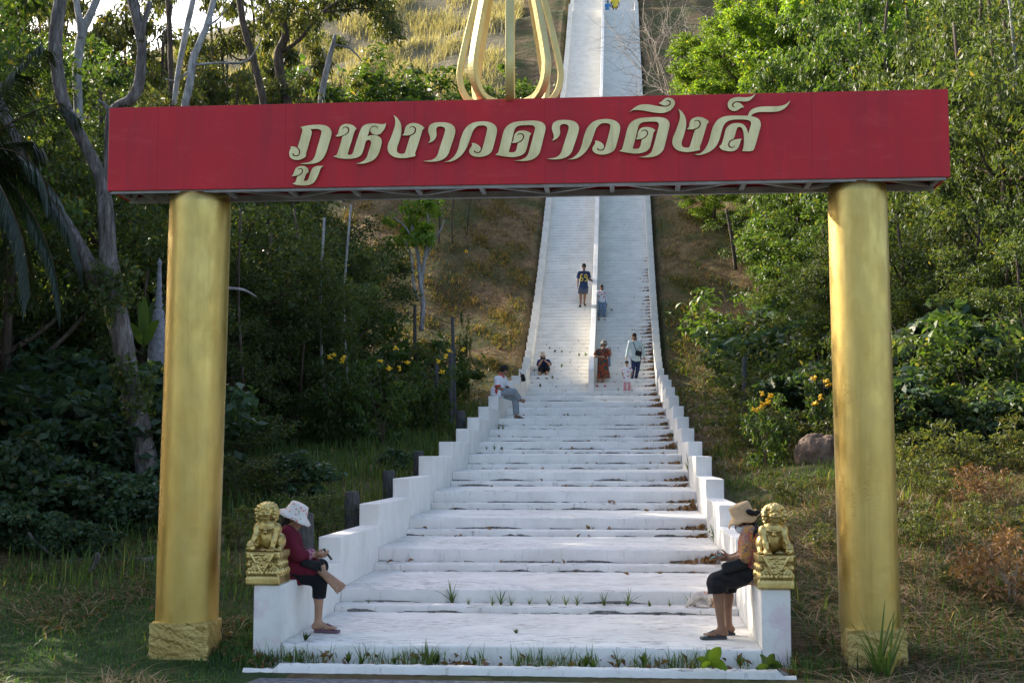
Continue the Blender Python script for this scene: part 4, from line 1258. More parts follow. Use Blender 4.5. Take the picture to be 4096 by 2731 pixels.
blades('golden_hill_grass', xy, (.35, 1.15), .055, L_GOLDGRASS, .9)
xy = np.c_[rng.uniform(-2.7, 2.9, 2600), rng.uniform(ka + .03, -.02, 2600)]
k = np.sin(xy[:, 0] * 5.3) + .6 * np.sin(xy[:, 0] * 13) + rng.normal(0, .5, len(xy)) > -.1
blades('foot_grass', xy[k], (.04, .21), .008, L_GRASS, 1.0)

# fallen leaves: drifts against the right parapet, scattered on ground and steps
pts = []
for k in range(3, 66):
    y0, z = SY[k]; y1 = SY[k + 1][0]
    big = rng.uniform(.3, 1.0) * (1.0 if k < 44 else .55 if k < 62 else .3)
    if rng.random() < .12: continue
    n = int((70 if k < 46 else 34) * big + 4)
    dx = rng.exponential(.16 * big + .05, n)
    yy = y1 - .01 - rng.exponential(.07, n); hgt = np.clip(.13 * big - dx * .25, .004, None) * rng.random(n)
    kx_ = (dx < .85) & (yy > y0 + .02)
    pts.append(np.c_[W2 - .05 - dx, yy, z + .012 + hgt][kx_])
for k in range(2, 40):
    y0, z = SY[k]; y1 = SY[k + 1][0]; n = 5
    pts.append(np.c_[rng.uniform(-W2 + .1, W2 - .1, n), y1 - .03 - rng.exponential(.12, n).clip(0, (y1 - y0) * .9), np.full(n, z + .022)])
pts = np.concatenate(pts)
V, F = leaf_quads(pts, np.tile(A([0, 0, 0.]), (len(pts), 1)), .095, .55, 0, 1.6, .2)
tag(mesh('leaf_litter', V, F, L_LITTER), kind='stuff')
xy = np.concatenate([outside_stairs(area(2600, 2.8, 12, -2, 14)), outside_stairs(area(2200, -10, -2.7, -3, 12)), np.c_[rng.uniform(-2.6, 2.8, 160), rng.uniform(ka + .02, -.02, 160)]])
p = np.c_[xy, terr(xy[:, 0], xy[:, 1]) + .03]
V, F = leaf_quads(p, np.zeros((len(p), 3)), .09, .5, 0, 1.3, .2)
tag(mesh('leaf_litter', V, F, L_LITTER), kind='stuff')


# weeds in the joints of the steps: each tuft is a thing
def weed_proto(kind):
    V = []; F = []
    for k in range(16 if kind == 'grass' else 24):
        a = rng.uniform(0, 6.28); L = rng.uniform(.10, .26) if kind == 'grass' else rng.uniform(.05, .14)
        d = A([math.cos(a), math.sin(a), 0]); sd = A([-d[1], d[0], 0]); ln = rng.uniform(.15, .9)
        w_ = .007 if kind == 'grass' else .010
        prev = None
        for i in range(6):
            t_ = i / 5; p = d * L * ln * t_ ** 1.4 + A([0, 0, L * (t_ - .35 * ln * t_ * t_)]); ww = w_ * ((1 - t_) ** .7 if kind == 'grass' else math.sin(math.pi * min(.98, t_ * .95 + .02))) + .0006
            V += [p - sd * ww, p + sd * ww]
            if i: n = len(V); F.append((n - 4, n - 3, n - 1, n - 2))
    return mesh('weed_tuft', V, F, L_GRASS if kind == 'grass' else L_MID, None, True)


wp = {'grass': weed_proto('grass'), 'leafy': weed_proto('leafy')}
used = set()
WD = [('grass', 772, 1375, 1.0), ('grass', 845, 1385, .6), ('grass', 1040, 1385, 1.5), ('grass', 1075, 1388, .6), ('grass', 1130, 1390, .8), ('grass', 1150, 1388, 1.1), ('grass', 1175, 1390, .9), ('grass', 1215, 1388, .7), ('grass', 1262, 1390, .8),
      ('grass', 1300, 1390, 1.0), ('grass', 1325, 1390, 1.1), ('grass', 1388, 1391, 1.2), ('grass', 1440, 1391, 1.3), ('leafy', 1492, 1392, .8), ('grass', 1537, 1392, .8), ('grass', 1585, 1392, 1.0), ('leafy', 700, 1470, 1.0), ('grass', 735, 1445, 1.0),
      ('grass', 1135, 1043, 1.1), ('grass', 1118, 1043, .9), ('leafy', 1150, 1043, 1.0), ('grass', 1145, 1000, 1.2), ('grass', 1155, 998, 1.1), ('grass', 1645, 1250, 2.0), ('grass', 1650, 1248, 1.8), ('grass', 1582, 1085, 2.2), ('grass', 1575, 1075, 1.8), ('leafy', 1545, 1008, 1.6),
      ('leafy', 1270, 878, 1.6), ('leafy', 1240, 890, 1.5), ('leafy', 1258, 855, 1.8), ('leafy', 1290, 845, 1.6), ('leafy', 1228, 856, 1.3), ('leafy', 1330, 822, 1.8), ('leafy', 1345, 822, 1.8), ('leafy', 1262, 808, 1.4), ('leafy', 1275, 812, 1.4), ('leafy', 1560, 882, 1.2), ('leafy', 1405, 720, 1.3), ('grass', 1420, 905, 1.0), ('leafy', 1290, 812, 1.2),
      ('leafy', 1185, 1455, .9)]
for kind, x, y, s_ in WD:
    h_ = stair_hit(D(x), D(y))
    o = wp[kind] if kind not in used else wp[kind].copy()
    if kind in used: COL.objects.link(o)
    used.add(kind)
    yb_ = SYa[min(np.searchsorted(SYa[:, 0], h_[1] + .35, 'right'), len(SYa) - 1), 0]
    o.location = (h_[0], h_[1], stair_z(h_[1]) - .01); s_ *= rng.uniform(.55, .85); o.scale = (s_, s_, s_); o.rotation_euler = (rng.normal(0, .15), rng.normal(0, .15), rng.uniform(0, 6.28))
    tag(o, 'tuft of grass growing in a joint of the white steps' if kind == 'grass' else 'leafy green weed growing in a joint of the white steps', 'weed', 'grass tufts in the step joints' if kind == 'grass' else 'leafy weeds in the step joints')

for kind, x, s_ in [('leafy', 690, 1.3), ('leafy', 800, 1.6), ('grass', 830, 1.6), ('leafy', 905, 1.2), ('grass', 985, 1.9), ('leafy', 1000, 1.8), ('leafy', 1090, 1.3), ('leafy', 1190, 1.2), ('leafy', 1345, 1.9), ('leafy', 1362, 1.7), ('grass', 1420, 1.4), ('leafy', 1480, 1.8), ('leafy', 1545, 1.3), ('leafy', 1700, 1.5)]:
    o = wp[kind].copy(); COL.objects.link(o); yy = rng.uniform(ka + .12, -.10)
    o.location = (P(D(x), D(1520), yy)[0], yy, float(terr(0, yy)) - .01); s_ *= .6; o.scale = (s_, s_, s_); o.rotation_euler = (0, 0, rng.uniform(0, 6.28))
    tag(o, 'weed growing between the kerb and the lowest white slab', 'weed', 'weeds between kerb and slab')
for dx in (0, .07):
    o = wp['grass'].copy(); COL.objects.link(o); q_ = P(D(2015), D(1535), -.42); o.location = (q_[0] + dx, -.42 - dx, 0); o.scale = (2.3, 2.3, 3.2 - 6 * dx)
    tag(o, 'tall grass clump against the front of the right plinth' if dx == 0 else 'shorter grass clump beside the tall one at the right plinth', 'weed')

# rock, posts, spire
h_ = P(D(1885), D(1095), 11.5)
bm = bmesh.new(); bmesh.ops.create_icosphere(bm, subdivisions=5, radius=1)
from mathutils import noise as mnoise
for v in bm.verts:
    n_ = v.co.normalized(); f = 1 + .22 * mnoise.noise(n_ * 1.6 + Vector((3, 1, 2))) + .10 * mnoise.noise(n_ * 4.1) + .04 * mnoise.noise(n_ * 11)
    f = min(f, 1.06)
    v.co = Vector((n_.x * f * .44, n_.y * f * .4, n_.z * f * .46))
zr = P(D(1885), D(1052), 11.5)[2] + .02
o = mesh('rock', [tuple(A(v.co) + A([h_[0], 11.5, zr])) for v in bm.verts], [tuple(v.index for v in f.verts) for f in bm.faces], MROCK, None, True, loc=(h_[0], 11.5, zr - .3)); bm.free()
tag(o, 'brown boulder on the bank left of the right gold column', 'rock')
mb = MB(); o = None
for lab, xd, y0, y1, wd, Y_, lean in (('short thick dark post behind the parapet near the seated man', 1058, 943, 1010, 23, 17.5, 0), ('dark weathered post behind the fifth parapet block', 961, 1035, 1110, 26, 11.5, 0), ('dark rounded post behind the left parapet at mid height', 893, 1080, 1150, 30, 8.6, 0),
                                 ('dark rounded post beside the third parapet block with grass before it', 808, 1128, 1210, 36, 5.4, 0), ('dark grey square post right behind the floral-hatted woman', 700, 1178, 1290, 42, 2.6, 0), ('thin tall dark post with a charred top left of the stairs', 1035, 800, 915, 11, 19.5, 0),
                                 ('thin grey post left of the charred one', 1003, 830, 940, 10, 19, 0), ('tall thin post leaning behind the bushes on the left slope', 1047, 728, 845, 8, 21, -8), ('slim dark post far up the left slope', 953, 700, 830, 8, 25, 0), ('broken dark stump on the right slope', 1708, 820, 880, 12, 19, 2)):
    t_ = P(D(xd + lean), D(y0), Y_); b = P(D(xd), D(y1), Y_)
    r_ = wd / 2 * D(1) / FPX * np.linalg.norm(t_ - C)
    zb_ = min(b[2], float(terr(b[0], Y_))) - .3
    pth = smooth_path([(b[0], Y_, zb_), ((b[0] + t_[0]) / 2 + r_ * .1, Y_, (zb_ + t_[2]) / 2), (t_[0], Y_, t_[2])], 4)
    V, F = tube(pth, np.r_[np.full(len(pth) - 2, r_), r_ * .97, r_ * .9], 10, .05)
    o = mesh('wooden_post', V, F, MPOST, None, False, loc=(b[0], Y_, zb_)); bevel(o, r_ * .12, 2); tag(o, lab, 'post')
sp = P(D(362), D(800), 9.)
st = thing('stone_spire', 'grey carved stone spire of a small shrine among leaves left of the left column', 'shrine', (sp[0], 9., sp[2]))
u_ = lambda y: P(D(362), D(y), 9.)[2]
k_ = D(1) / FPX * 21
prf = [(0.16, u_(840)), (.15, u_(775)), (.12, u_(765)), (.16, u_(752)), (.10, u_(745)), (.13, u_(735)), (.09, u_(728)), (.10, u_(716)), (.05, u_(708)), (.08, u_(700)), (.05, u_(693)), (.065, u_(686)), (.045, u_(680)), (.06, u_(672)), (.04, u_(664)), (.055, u_(655)), (.04, u_(648)), (.042, u_(640)), (.03, u_(612)), (.035, u_(608)), (.045, u_(603)), (.02, u_(597)), (.001, u_(592))]
V, F = lathe([(r_, z) for r_, z in prf], 16); mesh('spire', V + A([sp[0], 9., 0]), F, MSTONE, st, True)
# ------------------------------------------------------------------ people, lions, cat
def T(ox, oy, s): return lambda x, y: (ox + s * x, oy + s * y)


T5 = T(960, 1950, .4146); T6 = T(2740, 1980, .3954); T7 = T(1920, 1380, .2041); T8 = T(2260, 1020, .37); T9 = T(2000, 0, .29762)


def un(v): v = A(v, float); return v / np.linalg.norm(v)


def frame(face, up=(0, 0, 1)):         # columns: side, face, up
    f = un(face); u = A(up, float); u = un(u - f * (u @ f)); return np.stack([np.cross(f, u), f, u], 1)


SK1 = simple('skin_tan', (.33, .18, .11), (.40, .225, .14), 8, .55, spec=.35)
SK2 = simple('skin_brown', (.20, .105, .063), (.26, .14, .085), 8, .55, spec=.35)
MHAIR = simple('black_hair', (.012, .010, .009), (.03, .025, .022), 30, .65, spec=.15, stretch=(1, 1, .2))
MHAIRB = simple('brown_hair', (.022, .011, .008), (.05, .026, .018), 30, .65, spec=.15, stretch=(1, 1, .2))
MEYE = simple('dark_eye', (.015, .012, .01), rough=.3)
MLIP = simple('lips', (.30, .09, .07), rough=.5)
MBLACK = simple('black_cloth', (.010, .010, .012), (.022, .022, .025), 20, .85, spec=.2, bump=.004, bsc=30)
MNAVY = simple('navy_cloth', (.018, .028, .07), (.03, .042, .095), 14, .85, spec=.2, bump=.004, bsc=30)
MMAROON = simple('maroon_cloth', (.085, .008, .018), (.125, .012, .026), 9, .85, spec=.2, bump=.006, bsc=18)
MPINKTRIM = simple('pink_lace_trim', (.12, .01, .03), (.50, .25, .33), 45, .85, spec=.2)
MWHITEC = simple('white_cloth', (.62, .62, .64), (.72, .72, .74), 8, .85, spec=.2, bump=.006, bsc=16)
MREDC = simple('red_cloth', (.52, .045, .04), (.60, .07, .06), 8, .85, spec=.2)
MGREYC = simple('grey_trousers', (.19, .22, .24), (.25, .28, .30), 10, .85, spec=.2, bump=.006, bsc=14)
MSLATE = simple('slate_shorts', (.05, .065, .10), (.08, .095, .14), 12, .85, spec=.2, bump=.004, bsc=20)
MDENIM = simple('faded_denim', (.10, .17, .28), (.26, .34, .44), 14, .85, spec=.2, bump=.004, bsc=20)
MPINK = simple('pink_cloth', (.60, .24, .26), (.70, .32, .33), 8, .85, spec=.2, bump=.004, bsc=20)
MYEL = simple('yellow_cloth', (.72, .55, .05), (.80, .62, .08), 8, .85, spec=.2)
MBLUE = simple('blue_cloth', (.05, .22, .52), (.10, .32, .62), 12, .85, spec=.2)
MJERSEY = simple('jersey_navy', (.012, .03, .085), (.022, .045, .11), 12, .8, spec=.25, bump=.004, bsc=18)
MNUM = simple('jersey_yellow', (.68, .50, .06), rough=.7)
MSAND = simple('mauve_rubber', (.15, .08, .10), rough=.6)
MSANDG = simple('grey_rubber', (.045, .052, .058), rough=.65)
MSTRAWH = simple('woven_straw', (.42, .28, .15), (.60, .44, .27), 90, .85, spec=.2, bump=.004, bsc=140, stretch=(.3, .3, 4))
MTAN = simple('pale_hat', (.42, .34, .25), (.55, .46, .36), 20, .85, spec=.2)
MGREYH = simple('grey_tweed_hat', (.13, .115, .095), (.27, .25, .21), 60, .9, spec=.2)
MMASK = simple('white_face_mask', (.72, .74, .76), rough=.85, spec=.2)
MPHONE = simple('black_phone', (.012, .012, .014), rough=.25)
MTEAL = simple('teal_phone', (.05, .20, .20), rough=.35)
MBAG = simple('black_nylon', (.007, .008, .009), (.014, .015, .017), 15, .6, spec=.25, bump=.006, bsc=25)
MFUR = simple('white_fur', (.52, .46, .40), (.68, .63, .56), 18, .9, spec=.15, bump=.006, bsc=90)
MGING = simple('ginger_fur', (.46, .24, .10), (.62, .42, .24), 25, .9, spec=.15, bump=.006, bsc=90)
MPAW = simple('pink_skin', (.62, .36, .31), rough=.6)


def patt(name, stops, sc, kind='voronoi', base=None, stretch=(1, 1, 1)):
    mt, t, out = nt(name); v = coords(t, stretch)
    if kind == 'voronoi':
        n = t.nodes.new('ShaderNodeTexVoronoi'); n.inputs['Scale'].default_value = sc; t.links.new(v, n.inputs['Vector'])
        sp_ = t.nodes.new('ShaderNodeSeparateColor'); t.links.new(n.outputs['Color'], sp_.inputs[0])
        c = ramp(t, sp_.outputs[0], stops); c.node.color_ramp.interpolation = 'CONSTANT'
        if base: c = mix(t, ramp(t, n.outputs['Distance'], [(.42, (0, 0, 0)), (.55, (1, 1, 1))]), c, base)
    elif kind == 'stripe':
        n = t.nodes.new('ShaderNodeTexWave'); n.inputs['Scale'].default_value = sc; n.inputs['Distortion'].default_value = .3; n.bands_direction = 'X'; t.links.new(v, n.inputs['Vector'])
        c = ramp(t, n.outputs['Fac'], stops)
    else:
        n1 = noise(t, v, sc, 5, .65)
        c = ramp(t, n1, stops); c.node.color_ramp.interpolation = 'CONSTANT'
    pbsdf(t, out, c, .85, 0, bumpn(t, noise(t, coords(t), 25, 3), .004), .2)
    return mt


MFLORALH = patt('floral_hat_cloth', [(0, (.62, .60, .56)), (.40, (.60, .26, .22)), (.55, (.66, .63, .58)), (.68, (.42, .42, .22)), (.74, (.68, .40, .34)), (.86, (.64, .62, .60))], 46, base=(.66, .64, .61))
MFLORALS = patt('floral_blouse_cloth', [(0, (.14, .10, .10)), (.40, (.42, .22, .05)), (.47, (.20, .17, .16)), (.53, (.36, .05, .07)), (.58, (.44, .25, .06)), (.66, (.10, .08, .10))], 13, 'noise')
MTIEDYE = patt('tie_dye_cloth', [(0, (.02, .02, .025)), (.40, (.56, .09, .02)), (.445, (.03, .02, .02)), (.50, (.03, .15, .14)), (.525, (.02, .018, .018)), (.56, (.58, .10, .02)), (.61, (.02, .02, .02)), (.66, (.44, .05, .12))], 7, 'noise')
MSTRIPE = patt('green_striped_cloth', [(.22, (.60, .66, .64)), (.50, (.10, .30, .24)), (.78, (.62, .68, .66))], 4.6, 'stripe')
MFLORALK = patt('floral_child_top', [(0, (.70, .68, .68)), (.45, (.62, .16, .18)), (.56, (.72, .70, .70)), (.72, (.36, .16, .20)), (.82, (.70, .68, .68))], 15, base=(.70, .68, .68))
MDOTS = patt('dotted_black_cloth', [(0, (.010, .010, .012)), (.93, (.05, .06, .16))], 32)


def hand(pr, wr, d, n, k, curl=.8, r=.0085, thumb=1):
    d = un(d); n = un(A(n, float) - d * (A(n, float) @ d)); s = np.cross(d, n) * thumb
    Q = np.stack([np.cross(d, n), d, n], 1)
    pr.append(bx(wr + d * .045 * k, A([.036, .046, .014]) * k, .012 * k, Q, .012 * k))
    for i, (o, L) in enumerate(((-.028, .058), (-.0095, .070), (.0095, .074), (.028, .066))):
        b = wr + d * .085 * k + s * o * k
        c1 = un(d * math.cos(curl * .6) + n * math.sin(curl * .6)); c2 = un(d * math.cos(curl * 1.5) + n * math.sin(curl * 1.5)); c3 = un(d * math.cos(curl * 2.1) + n * math.sin(curl * 2.1))
        p1 = b + c1 * L * .5 * k; p2 = p1 + c2 * L * .32 * k; p3 = p2 + c3 * L * .26 * k
        pr += [rc(b - d * .01, p1, r * k, r * .95 * k, .004), rc(p1, p2, r * .95 * k, r * .88 * k, .003), rc(p2, p3, r * .88 * k, r * .75 * k, .003)]
    t0 = wr + d * .025 * k + s * .028 * k; t1 = t0 + un(d * .6 + s * .75 + n * .25) * .042 * k; t2 = t1 + un(d * .85 + s * .2 + n * .5) * .032 * k
    pr += [rc(t0, t1, .012 * k, .010 * k, .008 * k), rc(t1, t2, .010 * k, .0075 * k, .003)]


def head_prims(c, Q, k):
    s, f, u = Q[:, 0], Q[:, 1], Q[:, 2]
    pr = [el(c + (u * .022 - f * .012) * k, A([.074, .092, .098]) * k, Q, .02), el(c + (f * .030 - u * .045) * k, A([.056, .060, .070]) * k, Q, .03 * k),
          el(c + (f * .052 - u * .082) * k, A([.026, .024, .022]) * k, Q, .02 * k),
          rc(c + (f * .088 + u * .004) * k, c + (f * .106 - u * .030) * k, .008 * k, .0125 * k, .010 * k), el(c + (f * .080 + u * .018) * k, A([.045, .012, .010]) * k, Q, .012 * k),
          el(c + (f * .086 - u * .054) * k, A([.022, .009, .007]) * k, Q, .006 * k), el(c + (f * .083 - u * .066) * k, A([.019, .009, .007]) * k, Q, .006 * k)]
    for sd in (-1, 1):
        pr.append(el(c + (s * sd * .074 - f * .005 - u * .008) * k, A([.010, .022, .032]) * k, Q, .006 * k))
        pr.append(sub(el(c + (s * sd * .031 + f * .088 + u * .004) * k, A([.015, .010, .009]) * k, Q, .006 * k)))
        pr.append(el(c + (s * sd * .045 + f * .056 - u * .022) * k, A([.022, .02, .018]) * k, Q, .02 * k))
    return pr


def torso_prims(J, k, inf=0.0, hem=0.0):
    ch = (J['shL'] + J['shR']) / 2; pv = (J['hipL'] + J['hipR']) / 2
    sp_ = ch - pv; L = np.linalg.norm(sp_); u = sp_ / L
    s = J['shR'] - J['shL']; s = un(s - u * (s @ u)); f = un(np.cross(u, s)); Q = np.stack([s, f, u], 1)
    hw = np.linalg.norm(J['shR'] - J['shL']) / 2
    fr_ = J.get('fr', 1.0)
    return [el(pv + u * L * .70, A([max(hw * .86, .13 * k) + inf, .098 * k * fr_ + inf, L * .36 + inf]), Q, .04 * k), el(pv + u * L * .32, A([.130 * k * fr_ + inf, .098 * k * fr_ + inf, L * .30 + inf]), Q, .05 * k),
            (el(pv + u * .01, A([.150 * k * fr_, .112 * k * fr_, .115 * k]), Q, .05 * k) if inf == 0 else bx(pv + u * .03 - u * hem, A([.142 * k * fr_ + inf, .108 * k * fr_ + inf, .10 * k + hem]), .075 * k, Q, .05 * k)),
            rc(J['shL'] - u * .005, J['shR'] - u * .005, .046 * k + inf, None, .04 * k), rc(ch - u * .01, J['neck'], .06 * k + inf * .5, .05 * k, .03 * k)], u, f


def body(label, J, k, face, skin, hup=(0, 0, 1), h=.0105, hands=None, bare=True):
    base = A([J['hipL'][0], (J['anL'][1] + J['anR'][1]) / 2, min(J['anL'][2], J['anR'][2]) - .06 * k])
    o = thing('person', label, 'person', base)
    Q = frame(face, hup)
    pr = head_prims(J['head'], Q, k)
    pr.append(rc(J['neck'] - A([0, 0, .02]), J['head'] - Q[:, 2] * .05 * k - Q[:, 1] * .02 * k, .050 * k, .047 * k, .025 * k))
    tp, u, f = torso_prims(J, k); pr += tp
    for s_ in 'LR':
        pr += [rc(J['sh' + s_], J['el' + s_], .047 * k, .038 * k, .02 * k), rc(J['el' + s_], J['wr' + s_], .040 * k, .026 * k, .015 * k)]
        fa = un(J['wr' + s_] - J['el' + s_]); pr.append(el(J['el' + s_] + (J['wr' + s_] - J['el' + s_]) * .28, A([.042, .042, .07]) * k, frame(np.cross(fa, A([.3, .2, .9])), fa), .02 * k))
        hd = (hands or {}).get(s_, {})
        hand(pr, J['wr' + s_], hd.get('d', fa), hd.get('n', Q[:, 1] * .2 - A([0, 0, .2]) + (A([1., 0, 0]) if s_ == 'R' else A([-1., 0, 0]))), k, hd.get('curl', .45), .0088 if h < .01 else .0105, hd.get('t', 1 if s_ == 'R' else -1))
        hp, kn, an, to = J['hip' + s_], J['kn' + s_], J['an' + s_], J['to' + s_]
        pr += [rc(hp, kn, .088 * k, .056 * k, .03 * k), rc(kn, an, .055 * k, .034 * k, .02 * k)]
        sh = un(an - kn); bk = -(f - sh * (f @ sh))
        bk = un(bk) if np.linalg.norm(bk) > .1 else A([0, 1., 0])
        pr.append(el(kn + (an - kn) * .32 + bk * .016 * k, A([.046, .046, .10]) * k, frame(bk, -sh), .03 * k))
        td = to - an; td = un(td); heel = an - td * .035 * k; gr = sh[2] < -.75
        dn = sh - td * (sh @ td); dn = un(dn) if np.linalg.norm(dn) > .05 else A([0, 0, -1.])
        if gr:
            td = un(A([td[0], td[1], 0])); heel = A([an[0], an[1], to[2] + .010 * k]) - td * .030 * k; dn = A([0, 0, 0.])
        sd = un(np.cross(td, dn if np.linalg.norm(dn) > .1 else A([0, 0, -1.])))
        fw_ = .020 if gr else .030
        pr += [rc(heel + dn * .030 * k, to - td * .03 * k + sd * fw_ * k, .030 * k, (.021 if gr else .024) * k, .02 * k), rc(heel + dn * .030 * k, to - td * .035 * k - sd * fw_ * k, .030 * k, (.021 if gr else .024) * k, .02 * k), rc(an, to - td * .06 * k, .032 * k, .022 * k, .02 * k)]
        for q_ in range(5): pr.append(rc(to - td * .02 * k + sd * (q_ - 2) * (.0185 if gr else .024) * k, to + td * (.030 - .006 * abs(q_ - 1.2)) * k + sd * (q_ - 2) * (.018 if gr else .025) * k, .0125 * k, .0095 * k, .006))
    sdf('body', pr, h, skin, o)
    c, s, ff, uu = J['head'], Q[:, 0], Q[:, 1], Q[:, 2]
    for sd in (-1, 1): sdf('eye', [el(c + (s * sd * .031 + ff * .080 + uu * .004) * k, A([.013, .010, .0075]) * k, Q)], .004, MEYE, o)
    sdf('mouth', [el(c + (ff * .0885 - uu * .060) * k, A([.020, .007, .008]) * k, Q)], .004, MLIP, o)
    J['Q'] = Q; J['u'] = u; J['f'] = f; J['k'] = k
    return o


def hair(o, J, mat, length=.0, h=.010, bun=None, cut=.5):
    Q, c, k = J['Q'], J['head'], J['k']; s, f, u = Q.T
    pr = [el(c + (u * .036 - f * .014) * k, A([.088, .106, .108]) * k, Q, .01)]
    if length: pr += [rc(c - f * .045 * k + s * a * .045 * k, c - (f * .06 + u * length) * k + s * a * .06 * k, .045 * k, .03 * k, .03) for a in (-1, 1)]
    pr.append(sub(el(c + (f * .115 - u * .055) * k, A([.078, .075, .095 + .012 * cut]) * k, Q, .012)))
    if not length: pr.append(sub(el(c - u * .150 * k + f * .045, A([.12, .13, .085]) * k, Q, .015)))
    for b in (bun or []): pr.append(el(c + (s * b[0] + f * b[1] + u * b[2]) * k, b[3] * k, I3, .01))
    return sdf('hair', pr, h, mat, o)


def shirt(o, J, mat, frac=.5, inf=.016, hem=.0, name='shirt', r=(.060, .062), h=.011, extra=(), cuff=None):
    k = J['k']; pr, u, f = torso_prims(J, k, inf, hem)
    for s_ in 'LR':
        a, b, c = J['sh' + s_], J['el' + s_], J['wr' + s_]
        if frac <= .5: e = a + (b - a) * frac * 2; pr.append(cc(a, e, (r[0] + .004) * k, r[1] * k, .02))
        else:
            pr.append(rc(a, b, r[0] * k, r[1] * k * .92, .02)); e = b + (c - b) * (frac - .5) * 2; pr.append(cc(b, e, r[1] * k * .95, r[1] * k * .80, .02))
    pr += list(extra)
    pr.append(sub(el(J['neck'] + A([0, 0, .03]) + J['f'] * .015, A([.060, .060, .05]) * k, I3, .008)))
    return sdf(name, pr, h, mat, o)


def trousers(o, J, mat, frac=1.0, r=(.105, .075, .060), h=.011, name='trousers', flare=0, short=None):
    k = J['k']; _, u, f = torso_prims(J, k)
    pv = (J['hipL'] + J['hipR']) / 2
    s = un(J['hipR'] - J['hipL']); Q = np.stack([s, un(np.cross(u, s)), un(np.cross(s, np.cross(u, s)))], 1)
    pr = [el(pv + u * .02, A([.165, .125, .125]) * k * A([J.get('fr', 1)] * 3), Q, .04)]
    for s_ in 'LR':
        a, b, c = J['hip' + s_], J['kn' + s_], J['an' + s_]
        if frac < .5: pr.append(cc(a, a + (b - a) * frac * 2, r[0] * k, (r[0] * .4 + r[1] * .6) * k + flare, .03))
        else:
            fq = frac if not isinstance(short, dict) else short.get(s_, frac)
            pr += [rc(a, b, r[0] * k, r[1] * k, .03), cc(b, b + (c - b) * (fq - .5) * 2, r[1] * k, r[2] * k + flare, .025)]
    return sdf(name, pr, h, mat, o)


def shoe(o, J, s_, mat, kind='sandal', h=.008):
    k = J['k']; an, to, kn = J['an' + s_], J['to' + s_], J['kn' + s_]
    td = un(to - an); sh = un(an - kn); dn = un(sh - td * (sh @ td)) if abs(sh @ td) < .98 else A([0, 0, -1.])
    if kind != 'bare_dir':
        td = A([td[0], td[1], 0]); td = un(td); dn = A([0, 0, -1.])
    s = np.cross(td, dn); Q = np.stack([s, td, -dn], 1); mid = A([(an[0] + to[0]) / 2, (an[1] + to[1]) / 2, 0]) + td * .012 * k
    zb = to[2] - .022 * k
    mid[2] = zb - .012
    pr = [bx(mid, A([.043 * k, .128 * k, .016]), .014, Q, .01)]
    if kind == 'shoe': pr += [rc(A([an[0], an[1], to[2] + .008]), to + A([0, 0, .004]), .042 * k, .036 * k, .02)]
    else:
        for a in (-1, 1):
            m_ = to - td * .075 * k + A([0, 0, .032 * k])
            pr += [rc(m_ + s * a * .046 * k - A([0, 0, .045 * k]) - td * .03 * k, m_ + td * .01, .011, .011, .005), rc(m_ + td * .01, to + td * .0 + s * a * .030 * k, .011, .009, .005)]
    return sdf('shoe' if kind == 'shoe' else 'sandal', pr, h, mat, o)


def hat(o, J, mat, crown, brim, tilt=None, band=None, wav=.008, off=.045, seg=40):
    Q, c, k = J['Q'], J['head'], J['k']
    u = Q[:, 2] if tilt is None else un(tilt)
    Qh = frame(Q[:, 1], u)
    r0, r1, hh = crown; bw, drop = brim
    prof = [(.001, hh), (r1 * .6, hh * .995), (r1 * .92, hh * .93), (r1, hh * .80), (r0, .0), (r0 + bw * .5, -drop * .42), (r0 + bw, -drop), (r0 + bw - .004, -drop - .006), (r0 + bw * .5, -drop * .42 - .007), (r0 - .006, -.008), (r1 - .01, hh * .75), (.001, hh * .9)]
    V, F = lathe(prof, seg, lambda i, a: (wav * math.sin(3 * a + .7) + wav * .6 * math.sin(7 * a)) if 5 < i < 9 else 0)
    V = V * A([.92, 1.08, 1]) * k
    W_ = c + Qh[:, 2] * off * k - Q[:, 1] * .008 * k + V @ Qh.T
    ht = mesh('hat', W_, F, mat, o, True)
    if band is not None:
        V, F = lathe([(r0 + .001, .006), (r0 + .006, .008), (r0 + .003, .035), (r0 - .004, .036)], seg)
        mesh('hat_band', c + Qh[:, 2] * off * k - Q[:, 1] * .008 * k + (V * A([.92, 1.08, 1]) * k) @ Qh.T, F, band, ht, True)
    return ht, Qh


def held(name, label, cat, prims, h, mat, loc):
    V, F = sdf_mesh(prims, h)
    return tag(mesh(name, V, F, mat, None, True, loc=loc), label, cat)


def JJ(Tf, Y0, d):
    J = {}
    for k_, v in d.items():
        J[k_] = P(*Tf(v[0], v[1]), Y0 + (v[2] if len(v) > 2 else 0))
    return J


# ---- woman in maroon on the left parapet
Y0 = .74
J = JJ(T5, Y0, dict(head=(530, 290), neck=(462, 345), shR=(440, 425, -.13), shL=(470, 415, .14), elR=(550, 655, -.20), elL=(590, 640, .16), wrR=(715, 648, -.06), wrL=(735, 640, .06),
                    hipR=(520, 815, -.085), hipL=(525, 815, .09), knR=(772, 878, -.07), knL=(775, 760, .26), anR=(752, 1295, -.03), anL=(790, 806, -.10), toR=(905, 1362, -.05), toL=(968, 968, -.17)))
J['shR'] = J['shR'] + A([.02, 0, 0]); J['fr'] = 1.08
zsl = TT[0][1]
J['anR'][2] = zsl + .105; J['toR'][2] = zsl + .055
o = body('person in maroon top and floral bucket hat sitting on the left parapet with a phone', J, 1.0, (.88, -.12, -.42), SK1, (.42, 0, .9), .0085,
         dict(R=dict(d=(1, .05, -.05), n=(.1, .5, .6), curl=.75, t=1), L=dict(d=(1, -.1, -.1), n=(.1, -.5, .6), curl=.8, t=-1)))
hair(o, J, MHAIR, .17, .009)
